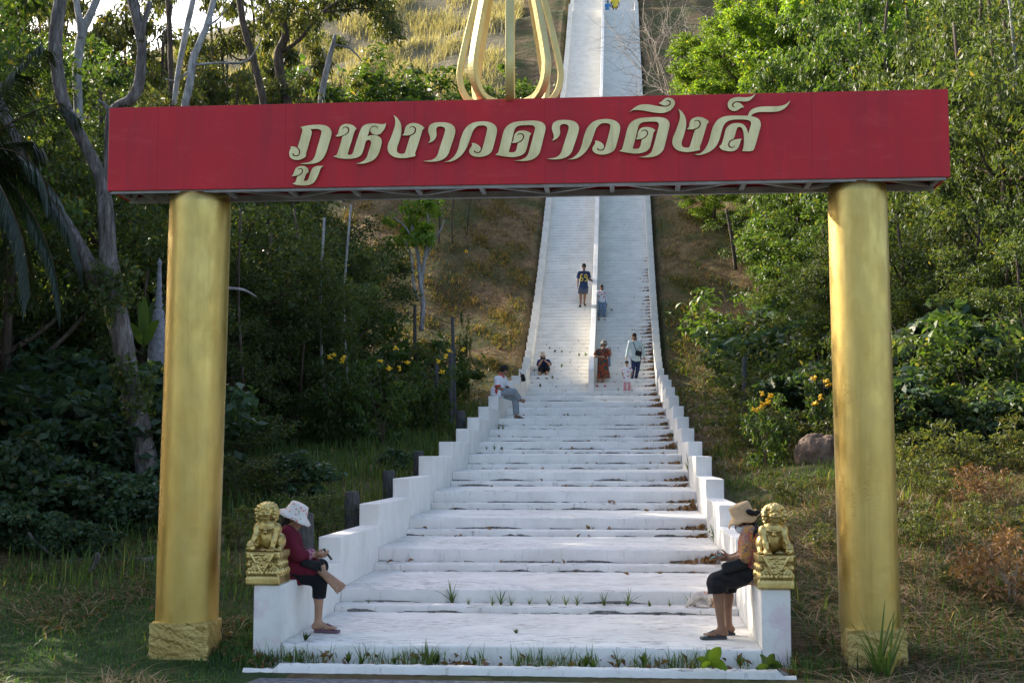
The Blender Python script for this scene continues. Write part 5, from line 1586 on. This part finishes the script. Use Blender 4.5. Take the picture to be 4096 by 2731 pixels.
hat(o, J, MFLORALH, (.108, .088, .105), (.058, .052), (.40, -.03, .90), None, .006, .048)
hm = A([0, 0, 0.])
pv = (J['hipL'] + J['hipR']) / 2
shirt(o, J, MMAROON, .86, .022, .03, 'blouse', (.068, .064), .010, [rc(pv + A([-.02, -.08, .02]), pv + A([.20, -.09, .035]), .115, .085, .05), rc(pv + A([-.02, .08, .02]), pv + A([.16, .10, .06]), .115, .085, .05)])
for s_ in 'RL':
    e = J['el' + s_] + (J['wr' + s_] - J['el' + s_]) * .72; d = un(J['wr' + s_] - J['el' + s_])
    sdf('cuff', [cc(e - d * .035, e + d * .012, .058, .054, .004)], .008, MPINKTRIM, o)
trousers(o, J, MDOTS, .72, (.108, .078, .066), .010, 'leggings', short=dict(L=.53))
shoe(o, J, 'R', MSAND)
hp_ = (J['wrR'] + J['wrL']) / 2
ph = P(*T5(846, 640), Y0 - .01)
held('phone', 'black phone in the hands of the woman in maroon', 'phone', [bx(ph, A([.006, .036, .07]), .005, frame((.8, 0, .62), (.62, .0, .8))[:, [1, 0, 2]])], .005, MPHONE, ph)
b = P(*T5(695, 745), Y0 - .17)
bg_ = thing('bag', 'small black bag with buckles on the lap of the woman in maroon', 'bag', b)
sdf('pouch', [bx(b + A([-.02, .03, .0]), A([.105, .055, .04]), .03, frame((.0, -1, .2), (.25, .1, .9)), .02), rc(b + A([-.11, .03, .03]), b + A([.1, .02, .02]), .02, .02, .02)], .008, MBAG, bg_)
sdf('strap', [rc(b + A([.05, -.02, .02]), b + A([.055, -.025, -.06]), .012, .010), rc(b + A([.08, -.02, .02]), b + A([.09, -.02, -.05]), .010, .010)], .006, MBAG, bg_)

# ---- woman in straw hat on the right parapet
Y0 = .70
J = JJ(T6, Y0, dict(head=(600, 262), neck=(668, 318), shL=(655, 375, -.15), shR=(690, 365, .13), elL=(625, 610, -.20), elR=(590, 605, .15), wrL=(445, 640, -.05), wrR=(455, 622, .07),
                    hipL=(655, 775, -.085), hipR=(655, 775, .09), knL=(318, 872, -.10), knR=(420, 880, .16), anL=(370, 1262, -.10), anR=(440, 1238, .17), toL=(225, 1308, -.14), toR=(330, 1270, .14)))
J['fr'] = 1.06
J['anL'][2] = zsl + .10; J['toL'][2] = zsl + .05; J['anR'][2] = zsl + .10; J['toR'][2] = zsl + .05
o = body('person in straw hat, white mask and floral blouse sitting on the right parapet', J, .99, (-.90, -.12, -.38), SK2, (-.36, 0, .92), .0085,
         dict(L=dict(d=(-1, .05, -.02), n=(-.1, .5, .6), curl=.7, t=-1), R=dict(d=(-1, -.1, .05), n=(-.1, -.5, .6), curl=.75, t=1)))
hair(o, J, MHAIR, .12, .009)
ht, Qh = hat(o, J, MSTRAWH, (.102, .098, .108), (.062, .060), (-.10, -.05, .99), None, .016, .070)
bc = P(*T6(660, 172), Y0 - .13)
sdf('hat_bow', [el(bc, (.045, .018, .028), frame((0, -1, 0), (.4, 0, .9)), .01), el(bc + A([.07, .04, .0]), (.035, .02, .020), I3, .01), rc(bc + A([.03, .01, 0]), bc + A([.075, .05, -.05]), .016, .012, .01)], .007, MBLACK, ht)
Q = J['Q']; c = J['head']
sdf('face_mask', [el(c + Q[:, 1] * .040 - Q[:, 2] * .048, (.066, .072, .058), Q, .01), sub(el(c - Q[:, 1] * .045 - Q[:, 2] * .02, (.12, .075, .12), Q, .005))], .007, MMASK, o)
pv = (J['hipL'] + J['hipR']) / 2
shirt(o, J, MFLORALS, .52, .022, .02, 'blouse', (.072, .078), .010, [rc(pv + A([.0, -.06, .05]), pv + A([-.10, -.06, .06]), .12, .09, .05), rc(pv + A([.0, .06, .05]), pv + A([-.10, .06, .06]), .12, .09, .05)])
trousers(o, J, MBLACK, .62, (.112, .092, .094), .010, 'capri_trousers')
for s_ in 'LR': shoe(o, J, s_, MSANDG)
ph = P(*T6(328, 612), Y0 - .02)
held('phone', 'teal phone in the hands of the woman in the straw hat', 'phone', [bx(ph, A([.006, .036, .07]), .005, frame((-.35, 0, .93), (-.93, .0, -.35))[:, [1, 0, 2]])], .005, MTEAL, ph)
b = P(*T6(505, 705), Y0 - .20)
bg_ = thing('bag', 'dark green-black shoulder bag on the lap of the woman in the straw hat', 'bag', b)
sdf('pouch', [bx(b + A([.0, .03, -.01]), A([.12, .05, .055]), .03, frame((.0, -1, .2), (-.25, .1, .9)), .02)], .008, MBAG, bg_)
sdf('strap', [rc(b + A([.06, .02, .03]), J['shL'] + A([.05, -.07, .02]), .014, .014), rc(J['shL'] + A([.05, -.07, .02]), J['shL'] + A([.05, .06, .07]), .014, .014)], .007, MBAG, bg_)

# ---- man on the parapet
Y0 = TT[9][0] + .42
J = JJ(T7, Y0, dict(head=(480, 490), neck=(420, 590), shR=(330, 655, -.17), shL=(465, 645, .17), elR=(352, 838, -.22), elL=(530, 830, .20), wrR=(515, 893, -.10), wrL=(600, 870, .06),
                    hipR=(350, 925, -.09), hipL=(360, 935, .09), knR=(660, 915, -.06), knL=(690, 1035, .10), anR=(770, 1060, .06), anL=(712, 1375, .08), toR=(862, 1098, .04), toL=(815, 1408, .06)))
J['fr'] = 1.15
o = body('person in white polo shirt with red collar sitting cross-legged on the left parapet', J, 1.05, (.86, .42, -.08), SK2, (.05, 0, 1), .0105,
         dict(R=dict(d=(1, .2, -.1), n=(.1, .6, -.5), curl=.5), L=dict(d=(1, -.3, -.1), n=(.1, -.5, -.6), curl=.5)))
hair(o, J, MHAIR, 0, .011, cut=1.4)
shirt(o, J, MWHITEC, .42, .026, .03, 'polo_shirt', (.074, .080), .012)
sdf('collar', [rc(J['neck'] + A([-.05, -.05, .035]), J['neck'] + A([.08, -.05, -.055]), .024, .018), rc(J['neck'] + A([-.05, -.05, .035]), J['neck'] + A([-.05, .06, .04]), .022), rc(J['neck'] + A([-.05, .06, .04]), J['neck'] + A([.08, .05, -.05]), .022, .016)], .010, MREDC, o)
e = J['shR'] + (J['elR'] - J['shR']) * .84; d = un(J['elR'] - J['shR'])
sdf('cuff', [cc(e - d * .025, e + d * .01, .087, .086, .004)], .010, MREDC, o)
sdf('side_panel', [el(P(*T7(335, 900), Y0 - .17), (.055, .05, .13), I3)], .010, MREDC, o)
trousers(o, J, MGREYC, .97, (.108, .088, .078), .011)
for s_ in 'LR': shoe(o, J, s_, simple('dark_sandal_rubber', (.02, .018, .016), rough=.7) if s_ == 'L' else MSANDG) if s_ == 'L' else None


def standing(label, Tf, foot, d, k, face, skin, hup=(0, 0, 1), zfix=True, Y=None, **kw):
    y = stair_hit(*Tf(*foot))[1] + .10 if Y is None else Y
    J = JJ(Tf, y, d)
    o = body(label, J, k, face, skin, hup, .0105, **kw)
    return o, J, y


def feet(d, J): pass


# ---- boy in jersey
o, J, y = standing('person in dark blue jersey numbered 69 and shorts beside the divider wall', T8, (190, 545), dict(head=(205, 128), neck=(205, 168), shR=(158, 190), shL=(250, 192), elR=(140, 268, .02), elL=(262, 262, -.02), wrR=(138, 335, -.05), wrL=(308, 287, -.10),
                   hipR=(180, 335), hipL=(226, 335), knR=(170, 432, -.06), knL=(214, 430, -.03), anR=(170, 522, .0), anL=(208, 517, .03), toR=(163, 545, -.15), toL=(216, 535, -.12)), 1.0, (.05, -1, -.25), SK2)
hair(o, J, MHAIR, 0, .011, cut=1.2)
sh_ = shirt(o, J, MJERSEY, .40, .022, .05, 'jersey', (.075, .085))
trousers(o, J, MSLATE, .42, (.112, .10, .08), .011, 'shorts', .012)
for s_ in 'RL': shoe(o, J, s_, MBLACK)
cpt = P(*T8(203, 245), y - .150)
for ox, st in ((-.082, [(.045, .115), (.0, .125), (-.038, .08), (-.050, .0), (-.045, -.075), (.0, -.118), (.045, -.075), (.045, -.03), (.0, .005), (-.040, -.025)]),
               (.082, [(-.045, -.115), (.0, -.125), (.038, -.08), (.050, .0), (.045, .075), (.0, .118), (-.045, .075), (-.045, .03), (.0, -.005), (.040, .025)])):
    pth = smooth_path([cpt + A([ox + a_, .7 * (ox + a_) ** 2 + (.10 * b_ if b_ > 0 else -.02 * b_), b_ * 1.12]) for a_, b_ in st], 4)
    V, F = tube(pth, .019, 6); V = A(V)
    mesh('digit', V, F, MNUM, sh_, True)

# ---- girl in heart hoodie
o, J, y = standing('child in white hoodie with red hearts and jeans, hand on the divider', T8, (390, 690), dict(head=(395, 350), neck=(396, 382), shR=(358, 398), shL=(436, 400), elR=(336, 432, -.04), elL=(450, 472, .02), wrR=(308, 478, -.03), wrL=(452, 530, -.03),
                   hipR=(380, 492), hipL=(420, 492), knR=(382, 585, -.08), knL=(428, 590, -.04), anR=(372, 668, -.02), anL=(426, 680, .0), toR=(366, 690, -.14), toL=(432, 694, -.12)), .80, (.0, -1, -.2), SK1)
hair(o, J, MHAIRB, .16, .010)
sh_ = shirt(o, J, MWHITEC, .95, .024, .02, 'hoodie', (.066, .064))
trousers(o, J, MDENIM, .93, (.11, .09, .085), .011, 'jeans')
for hx, hy in ((378, 398), (428, 410), (396, 427), (368, 449), (420, 457)):
    c = P(*T8(hx, hy), y - .118)
    sdf('heart', [el(c + A([-.014, 0, .010]), (.020, .012, .020)), el(c + A([.014, 0, .010]), (.020, .012, .020)), rc(c + A([0, 0, .004]), c + A([0, 0, -.026]), .018, .004, .008)], .006, MREDC, sh_)
shoe(o, J, 'R', MPINK); shoe(o, J, 'L', MPINK)

# ---- woman in tie-dye dress
o, J, y = standing('person in orange tie-dye dress and grey hat at the foot of the divider', T8, (385, 1418), dict(head=(422, 968), neck=(410, 1012), shR=(355, 1035, .0), shL=(452, 1028, .03), elR=(328, 1095, -.02), elL=(488, 1090, .02), wrR=(385, 1100, -.16), wrL=(490, 1030, -.10),
                   hipR=(390, 1180), hipL=(440, 1180), knR=(372, 1290, -.05), knL=(425, 1290, -.02), anR=(355, 1390, .0), anL=(400, 1395, .0), toR=(348, 1415, -.13), toL=(432, 1415, -.10)), .98, (.45, -.85, -.28), SK1)
hair(o, J, MHAIRB, .24, .011)
hat(o, J, MGREYH, (.100, .085, .105), (.060, .018), (.12, -.1, .97), MTAN, .003, .050, 28)
ch = (J['shL'] + J['shR']) / 2; pv = (J['hipL'] + J['hipR']) / 2; hemc = P(*T8(418, 1335), y)
shirt(o, J, MTIEDYE, .42, .030, .02, 'dress', (.085, .095), .012, [cc(ch - A([0, 0, .22]), hemc + A([0, 0, .02]), .155, .225, .05)])
Q = J['Q']; c = J['head']
sdf('sunglasses', [el(c + Q[:, 1] * .088 + Q[:, 0] * a * .030 + Q[:, 2] * .006, (.026, .012, .019), Q, .006) for a in (-1, 1)] + [rc(c + Q[:, 1] * .086 - Q[:, 0] * .06 + Q[:, 2] * .01, c + Q[:, 1] * .086 + Q[:, 0] * .06 + Q[:, 2] * .01, .006)], .006, MPHONE, o)
for s_ in 'RL': shoe(o, J, s_, MREDC, 'shoe')
b = P(*T8(478, 1110), y + .16)
held('tote_bag', 'faded blue denim bag hanging beside the woman in the tie-dye dress', 'bag', [bx(b - A([0, 0, .08]), (.05, .09, .22), .03), rc(b + A([-.01, 0, .12]), b + A([-.03, -.02, .36]), .016, .014)], .011, MDENIM, b)

# ---- woman in striped shirt
o, J, y = standing('person in green striped shirt and dark jeans walking behind a toddler', T8, (745, 1370), dict(head=(746, 885), neck=(756, 928), shR=(702, 945), shL=(812, 947), elR=(680, 1035, .02), elL=(848, 1038, .02), wrR=(665, 1108, -.08), wrL=(858, 1112, -.04),
                   hipR=(738, 1110), hipL=(794, 1110), knR=(738, 1225, -.09), knL=(786, 1232, -.02), anR=(720, 1352, -.02), anL=(767, 1332, .05), toR=(715, 1385, -.15), toL=(775, 1355, -.08)), 1.0, (-.15, -1, -.12), SK1)
hair(o, J, MHAIRB, .0, .010, [(.0, -.10, .06, .05), (.07, -.03, -.06, .035), (-.07, -.03, -.06, .035)], .9)
shirt(o, J, MSTRIPE, .96, .018, .04, 'striped_shirt', (.066, .060))
trousers(o, J, MNAVY, .98, (.105, .068, .050), .011, 'jeans')
for s_ in 'RL': shoe(o, J, s_, MWHITEC, 'shoe')
b = P(*T8(796, 1062), y - .16)
bg_ = thing('sling_bag', 'black sling bag worn across the striped shirt', 'bag', b)
sdf('pouch', [bx(b, (.11, .045, .085), .03, frame((0, -1, 0), (.25, 0, 1)), .02)], .010, MBAG, bg_)
sdf('strap', [rc(b + A([-.07, .02, .06]), J['neck'] + A([-.07, -.10, -.02]), .014, .014), rc(b + A([.09, .04, .04]), J['shL'] + A([.03, .02, -.12]), .012)], .009, MBAG, bg_)

# ---- toddler
o, J, y = standing('toddler in floral top and pink trousers at the foot of the steep stairs', T8, (670, 1470), dict(head=(667, 1172), neck=(669, 1206), shR=(638, 1226), shL=(702, 1226), elR=(622, 1268), elL=(720, 1266), wrR=(626, 1308, -.06), wrL=(718, 1302, -.06),
                   hipR=(653, 1345), hipL=(690, 1345), knR=(648, 1412, -.03), knL=(695, 1412, -.03), anR=(647, 1470), anL=(694, 1472), toR=(647, 1484, -.11), toL=(694, 1484, -.11)), .66, (-.1, -1, -.05), SK1)
hair(o, J, MHAIR, 0, .009, [(.085, -.02, .07, .028), (-.085, -.02, .07, .028)], 1.)
pv = (J['hipL'] + J['hipR']) / 2
shirt(o, J, MFLORALK, .5, .024, .03, 'floral_top', (.08, .10), .010)
trousers(o, J, MPINK, 1.0, (.080, .066, .075), .009, 'pink_trousers')

# ---- seated person with phone on the steep stairs
hf = stair_hit(*T7(1230, 640)); y = hf[1] + .12
J = JJ(T7, y, dict(head=(1228, 205, .22), neck=(1240, 275, .28), shR=(1168, 318, .26), shL=(1325, 312, .28), elR=(1152, 400, .08), elL=(1362, 385, .10), wrR=(1212, 312, -.02), wrL=(1290, 318, -.02),
                   hipR=(1215, 510, .42), hipL=(1295, 510, .42), knR=(1190, 470, -.02), knL=(1318, 462, .0), anR=(1155, 600, .02), anL=(1298, 605, .02), toR=(1142, 632, -.12), toL=(1306, 635, -.12)))
o = body('person in pale hat and dark blue top sitting on the steep steps with a phone', J, .98, (.0, -1, -.12), SK1, (0, 0, 1), .0105)
hair(o, J, MHAIRB, .2, .011)
hat(o, J, MTAN, (.102, .085, .10), (.050, .040), None, None, .006, .040, 28)
pv = (J['hipL'] + J['hipR']) / 2
shirt(o, J, MNAVY, .45, .028, .03, 'top', (.085, .09))
trousers(o, J, MBLACK, .62, (.115, .10, .09), .011, 'shorts')
for s_ in 'RL': shoe(o, J, s_, MSANDG)
ph = P(*T7(1242, 262), y - .10)
held('phone', 'dark phone held up by the person sitting on the steep steps', 'phone', [bx(ph, (.075, .006, .038), .005)], .005, MPHONE, ph)

# ---- two people far up on the landing
lk = [k_ for k_ in range(1, len(SY) - 1) if SY[k_ + 1][0] - SY[k_][0] > .8 and k_ > 100][0]
yl = SY[lk][0] + .45; zl = SY[lk][1]


def lift(J):
    dz = zl + .085 - min(J['anR'][2], J['anL'][2])
    for s_ in 'LR':
        J['an' + s_][2] += dz; J['to' + s_][2] = zl + .03
        J['kn' + s_][2] = (J['hip' + s_][2] + J['an' + s_][2]) / 2
    return J


J = lift(JJ(T9, yl, dict(head=(1449, 28), neck=(1450, 48), shR=(1428, 62), shL=(1472, 62), elR=(1412, 92), elL=(1476, 84), wrR=(1408, 116, -.05), wrL=(1490, 90), hipR=(1432, 122), hipL=(1455, 122), knR=(1430, 145), knL=(1455, 145), anR=(1428, 175), anL=(1455, 175), toR=(1425, 182, -.12), toL=(1458, 182, -.12))))
o = body('small child in blue top and dark shorts far up on the stair landing', J, .72, (0, -1, -.1), SK2, h=.012)
hair(o, J, MHAIR, 0, .012, cut=1.2); shirt(o, J, MBLUE, .45, .026, .04, 'shirt', (.08, .09), .013); trousers(o, J, MNAVY, .45, (.125, .12, .1), .013, 'shorts', .01)
J = lift(JJ(T9, yl + .05, dict(head=(1545, -52), neck=(1545, -25), shR=(1508, -8), shL=(1580, -8), elR=(1498, 45), elL=(1596, 45), wrR=(1493, 82), wrL=(1600, 78), hipR=(1528, 75), hipL=(1565, 75), knR=(1525, 120), knL=(1562, 120), anR=(1524, 180), anL=(1560, 180), toR=(1520, 190, -.12), toL=(1564, 190, -.12))))
o = body('person in yellow shirt and blue shorts holding the hand of the child on the landing', J, 1.0, (0, -1, -.1), SK2, h=.012)
hair(o, J, MHAIR, 0, .012, cut=1.2); shirt(o, J, MYEL, .45, .03, .06, 'shirt', (.085, .10), .013); trousers(o, J, MSLATE, .40, (.125, .12, .1), .013, 'shorts', .01)

# dark cloth slung at the head of the left parapet
b = P(*T7(842, 640), TT[12][0] + .7)
held('cloth_bag', 'dark cloth bag hanging where the left stepped parapet meets the steep flight', 'bag', [bx(b, (.055, .12, .12), .04, frame((.3, -1, 0), (-.3, 0, 1)), .02), rc(b + A([-.03, 0, .10]), b + A([-.10, 0, .17]), .02, .015, .02)], .011, MBAG, b)

# ---- white cat licking itself on the narrow step
yc = fr[1][0] + .14; zc = fr[1][2]
q = lambda x, y_, dy=0.: P(*T6(x, y_), yc + dy)
cs_ = 1.0
ct = thing('cat', 'white cat with ginger tail licking itself on the step', 'cat', (q(150, 1100)[0], yc, zc))
f_ = zc - q(150, 1150)[2]
Z = A([0, 0, f_])
pr = [rc(q(82, 1090) + Z, q(118, 1042) + Z, .046, .048, .02), rc(q(118, 1042) + Z, q(188, 1020) + Z, .048, .034, .02), el(q(140, 1108, .03) + Z, (.085, .070, .046), I3, .012), el(q(225, 1112, .02) + Z, (.070, .065, .040), I3, .010),
      rc(q(185, 1025) + Z, q(218, 1052, -.02) + Z, .036, .034, .02), el(q(224, 1056, -.045) + Z, (.040, .038, .036), I3, .006), el(q(234, 1082, -.066) + Z, (.021, .022, .017), I3, .008),
      rc(q(64, 1078, -.05) + Z, q(24, 1138, -.07) + Z, .027, .015, .008), el(q(14, 1143, -.06) + Z, (.020, .026, .013), I3, .01), rc(q(135, 1132, -.08) + Z, q(215, 1146, -.095) + Z, .025, .016, .008), el(q(232, 1146, -.075) + Z, (.026, .018, .013), I3, .01),
      rc(q(240, 1080, -.02) + Z, q(288, 1085, -.03) + Z, .026, .018, .02)]
for q_ in range(3): pr.append(rc(q(8 + 7 * q_, 1144, -.072) + Z, q(5 + 7 * q_, 1148, -.085) + Z, .007, .006, .004))
pr += [rc(q(203, 1032, -.045) + Z, q(198, 984, -.045) + Z, .020, .003, .004), rc(q(232, 1030, -.03) + Z, q(238, 982, -.02) + Z, .020, .003, .004)]
sdf('body', pr, .0062, MFUR, ct)
sdf('ear', [el(q(202, 1008, -.062) + Z, (.014, .008, .020), I3)], .004, MPAW, ct)
sdf('ear', [el(q(235, 1006, -.046) + Z, (.013, .008, .020), I3)], .004, MPAW, ct)
sdf('nose', [el(q(239, 1088, -.088) + Z, (.007, .006, .005), I3)], .003, MPAW, ct)
sdf('eye', [el(q(222, 1062, -.083) + Z, (.008, .005, .004), I3)], .003, MEYE, ct)
sdf('tail', [rc(q(285, 1100) + Z, q(302, 1140, -.04) + Z, .022, .020, .02), rc(q(302, 1140, -.04) + Z, q(285, 1146, -.08) + Z, .020, .014, .02), rc(q(275, 1075, -.04) + Z, q(300, 1095, -.05) + Z, .014, .012, .02)], .006, MGING, ct)


# ------------------------------------------------------------------ guardian lions
def lion(label, Tf, xa, xb, yb, mir):
    pa, pb = P(*Tf(xa, yb), -.03), P(*Tf(xb, yb), -.03)
    w_ = pb[0] - pa[0]; cx = (pa[0] + pb[0]) / 2; z0 = tops[0] + .001; dp = .40; cy = -.03 + dp / 2
    o = thing('lion_statue', label, 'statue', (cx, cy, z0))
    hw = w_ / 2; hd = dp / 2; H_ = .305

    def sq(bm_, z, zt, a, b, bev=.006): bm_.append(bx(A([cx, cy, z0 + (z + zt) / 2]), (hw * a, hd * b, (zt - z) / 2), bev))
    pr = []
    sq(pr, 0, .075, 1.0, 1.0, .012); sq(pr, .075, .088, .94, .95, .006); sq(pr, .13, .225, .84, .88, .01); sq(pr, .215, .240, .90, .92, .006); sq(pr, .24, H_, .98, .985, .010)
    for (n_, ax) in ((9, 0), (12, 1)):
        for i in range(n_):
            for s_ in (-1, 1):
                t_ = (i + .5) / n_ * 2 - 1
                c = A([cx + t_ * hw * .90, cy + s_ * hd * .93, z0 + .112]) if ax == 0 else A([cx + s_ * hw * .90, cy + t_ * hd * .93, z0 + .112])
                pr.append(el(c, A([hw / 9.5, .026, .034]) if ax == 0 else A([.022, hd / 12.5, .034]), I3, .006))
                if i % 3 == 0: pr.append(el(c + A([0, 0, .075]), (.020, .020, .028), I3, .008))
    pr.append(bx((cx, cy, z0 + .148), (hw * .92, hd * .94, .010), .008, I3, .006))
    ped = sdf('pedestal', pr, .0075, MGOLDL, o)
    for (c0, ux, n_, hwid) in ((A([cx, cy - hd * .985 - .004, z0]), A([1., 0, 0]), A([0, -1., 0]), hw * .70), (A([cx - mir * hw * .985 - mir * .004 * -1 * -1, cy, z0]), A([0, 1., 0]), A([-mir * 1., 0, 0]), hd * .62)):
        pr = []
        for r_ in range(9):
            t0 = r_ / 9; zz_ = .296 - t0 * .19; hl = hwid * (1 - t0) + .006
            pr.append(bx(c0 + A([0, 0, zz_ - .010]) + n_ * .004, np.abs(ux) * hl + np.abs(n_) * .012 + A([0, 0, .0115]), .004, I3, .006))
        for _ in range(26):
            t0 = rng.random() ** 1.3 * .8; a = rng.uniform(-1, 1) * (1 - t0) * hwid * .78
            pr.append(el(c0 + ux * a + n_ * .016 + A([0, 0, .288 - t0 * .19]), (.011, .011, .010), I3, .004))
        for s_ in (-1, 1): pr.append(rc(c0 + ux * s_ * (hwid + .004) + n_ * .017 + A([0, 0, .292]), c0 + n_ * .017 + A([0, 0, .100]), .0065, .0065, .004))
        sdf('drape', pr, .0055, MGOLDL, ped)
    b0 = A([cx + mir * .0, cy + .0, z0 + H_])
    L = lambda x, y_, z: b0 + A([x * mir, y_, z])
    k = .98
    pr = [el(L(0, -.01, .17), (.095, .085, .13), I3, .03), el(L(0, -.045, .235), (.085, .070, .070), I3, .03), el(L(0, .06, .11), (.10, .12, .11), I3, .04), el(L(0, -.03, .10), (.07, .06, .08), I3, .03)]
    # haunches and hind feet
    for s_ in (-1, 1):
        pr += [el(L(s_ * .105, .035, .085), (.048, .085, .080), I3, .02), rc(L(s_ * .118, -.02, .035), L(s_ * .122, -.085, .020), .030, .022, .015)]
        for q_ in range(4): pr.append(el(L(s_ * .122 + (q_ - 1.5) * .016, -.112, .014), (.010, .020, .014), I3, .004))
    # front legs: left one straight, right one on the ball
    pr += [el(L(-.095, -.05, .205), (.042, .045, .055), I3, .02), el(L(.095, -.05, .205), (.042, .045, .055), I3, .02),
           rc(L(.092, -.06, .19), L(.075, -.10, .10), .036, .027, .015), rc(L(.075, -.10, .10), L(.066, -.115, .03), .028, .025, .015), el(L(.064, -.135, .020), (.036, .040, .021), I3, .012),
           rc(L(-.095, -.06, .19), L(-.105, -.10, .125), .036, .028, .015), rc(L(-.105, -.10, .125), L(-.125, -.125, .085), .029, .024, .015), el(L(-.128, -.135, .080), (.032, .034, .018), I3, .012)]
    for q_ in range(4):
        pr.append(el(L(.064 + (q_ - 1.5) * .018, -.170, .013), (.0105, .020, .014), I3, .004))
        pr.append(rc(L(-.128 + (q_ - 1.5) * .016, -.158, .082), L(-.130 + (q_ - 1.5) * .017, -.178, .058), .0095, .008, .004))
    # head, jaws, brows, nose, eyes
    hx = -.012
    pr += [el(L(hx, -.055, .365), (.078, .075, .070), I3, .02), el(L(hx, -.105, .345), (.056, .045, .036), I3, .015), el(L(hx, -.105, .305), (.050, .040, .020), I3, .012), sub(el(L(hx, -.150, .322), (.042, .030, .0085), I3, .006)),
           el(L(hx, -.140, .368), (.020, .018, .016), I3, .008), el(L(hx, -.098, .425), (.045, .03, .022), I3, .012)]
    for s_ in (-1, 1):
        pr += [el(L(hx + s_ * .033, -.118, .388), (.016, .014, .013), I3, .005), rc(L(hx + s_ * .014, -.128, .402), L(hx + s_ * .062, -.098, .412), .012, .010, .006), el(L(hx + s_ * .034, -.140, .345), (.022, .018, .018), I3, .008),
               rc(L(hx + s_ * .035, -.143, .33), L(hx + s_ * .055, -.12, .308), .007, .006, .005), el(L(hx + s_ * .078, -.05, .395), (.014, .020, .030), I3, .008), rc(L(hx + s_ * .030, -.146, .318), L(hx + s_ * .031, -.148, .308), .006, .003, .003)]
    # mane of curls
    for row, (rz, ry, n_) in enumerate(((.075, -.02, 13), (.088, .01, 15), (.090, .045, 14), (.07, .07, 10), (.085, -.035, 11))):
        for i in range(n_):
            a = math.pi * (i / (n_ - 1)) * 1.36 - .18 * math.pi
            pr.append(el(L(hx + math.cos(a) * rz * 1.08, -.045 + ry, .362 + math.sin(a) * rz * .92), .0195 * A([1, 1, 1]) * rng.uniform(.85, 1.15), I3, .004))
    for i in range(9):
        for s_ in (-1, 1): pr.append(el(L(hx + s_ * (.086 + .012 * math.sin(i)), -.05 + .012 * (i % 3), .33 - i * .014), (.016, .018, .017), I3, .005))
    # collar with bell, ridges on the chest
    for i in range(20):
        a = math.pi * (i / 19) ; pr.append(el(L(math.cos(a) * .088, -.035 - math.sin(a) * .082, .236 - math.sin(a) * .028), (.0095, .0095, .0115), I3, .004))
    pr += [el(L(0, -.128, .178), (.022, .020, .021), I3, .006), rc(L(0, -.118, .208), L(0, -.125, .196), .010, .008, .006)]
    # tail
    pr += [rc(L(0, .155, .06), L(.03, .165, .20), .030, .026, .02), rc(L(.03, .165, .20), L(.0, .13, .27), .028, .016, .02)]
    sdf('body', pr, .0055, MGOLDL, o)
    bp = [el(L(-.130, -.140, .036), (.040, .038, .037), I3, .004)]
    for i in range(40):
        v = un(rng.normal(0, 1, 3)); bp.append(el(L(-.130, -.140, .036) + v * A([.040, .038, .037]) * .97, .008 * np.ones(3), I3, .003))
    sdf('ball', bp, .005, MGOLDL, o)
    return o


lion('golden guardian lion statue on the left parapet end, its paw on a ball', T5, 50, 380, 900, 1)
lion('golden guardian lion statue on the right parapet end beside the straw-hatted person', T6, 735, 1110, 900, -1)
# ------------------------------------------------------------------ light
SUN_AZ, SUN_EL = R(-54), R(28)         # azimuth from +y, clockwise
w = bpy.data.worlds.new('World'); scene.world = w; w.use_nodes = True
t = w.node_tree
bg = t.nodes['Background']
sky = t.nodes.new('ShaderNodeTexSky'); sky.sky_type = 'NISHITA'; sky.sun_disc = False
sky.sun_elevation = SUN_EL; sky.sun_rotation = SUN_AZ % (2 * math.pi)
sky.air_density = .85; sky.dust_density = 3.0; sky.ozone_density = .25
t.links.new(sky.outputs[0], bg.inputs[0]); bg.inputs[1].default_value = .15
sun = bpy.data.lights.new('sun', 'SUN'); sun.energy = 4.2; sun.angle = R(.5); sun.color = (1, .90, .75)
so = bpy.data.objects.new('sun', sun); COL.objects.link(so)
d = Vector((math.sin(SUN_AZ) * math.cos(SUN_EL), math.cos(SUN_AZ) * math.cos(SUN_EL), math.sin(SUN_EL)))
so.rotation_euler = d.to_track_quat('Z', 'Y').to_euler()
so.location = (-40, 30, 40)
scene.view_settings.view_transform = 'Standard'; scene.view_settings.look = 'None'
scene.view_settings.exposure = 1.48; scene.view_settings.gamma = 1
scene.cycles.max_bounces = 6; scene.cycles.diffuse_bounces = 4; scene.cycles.glossy_bounces = 3
scene.cycles.transmission_bounces = 3; scene.cycles.transparent_max_bounces = 4
scene.cycles.use_denoising = True
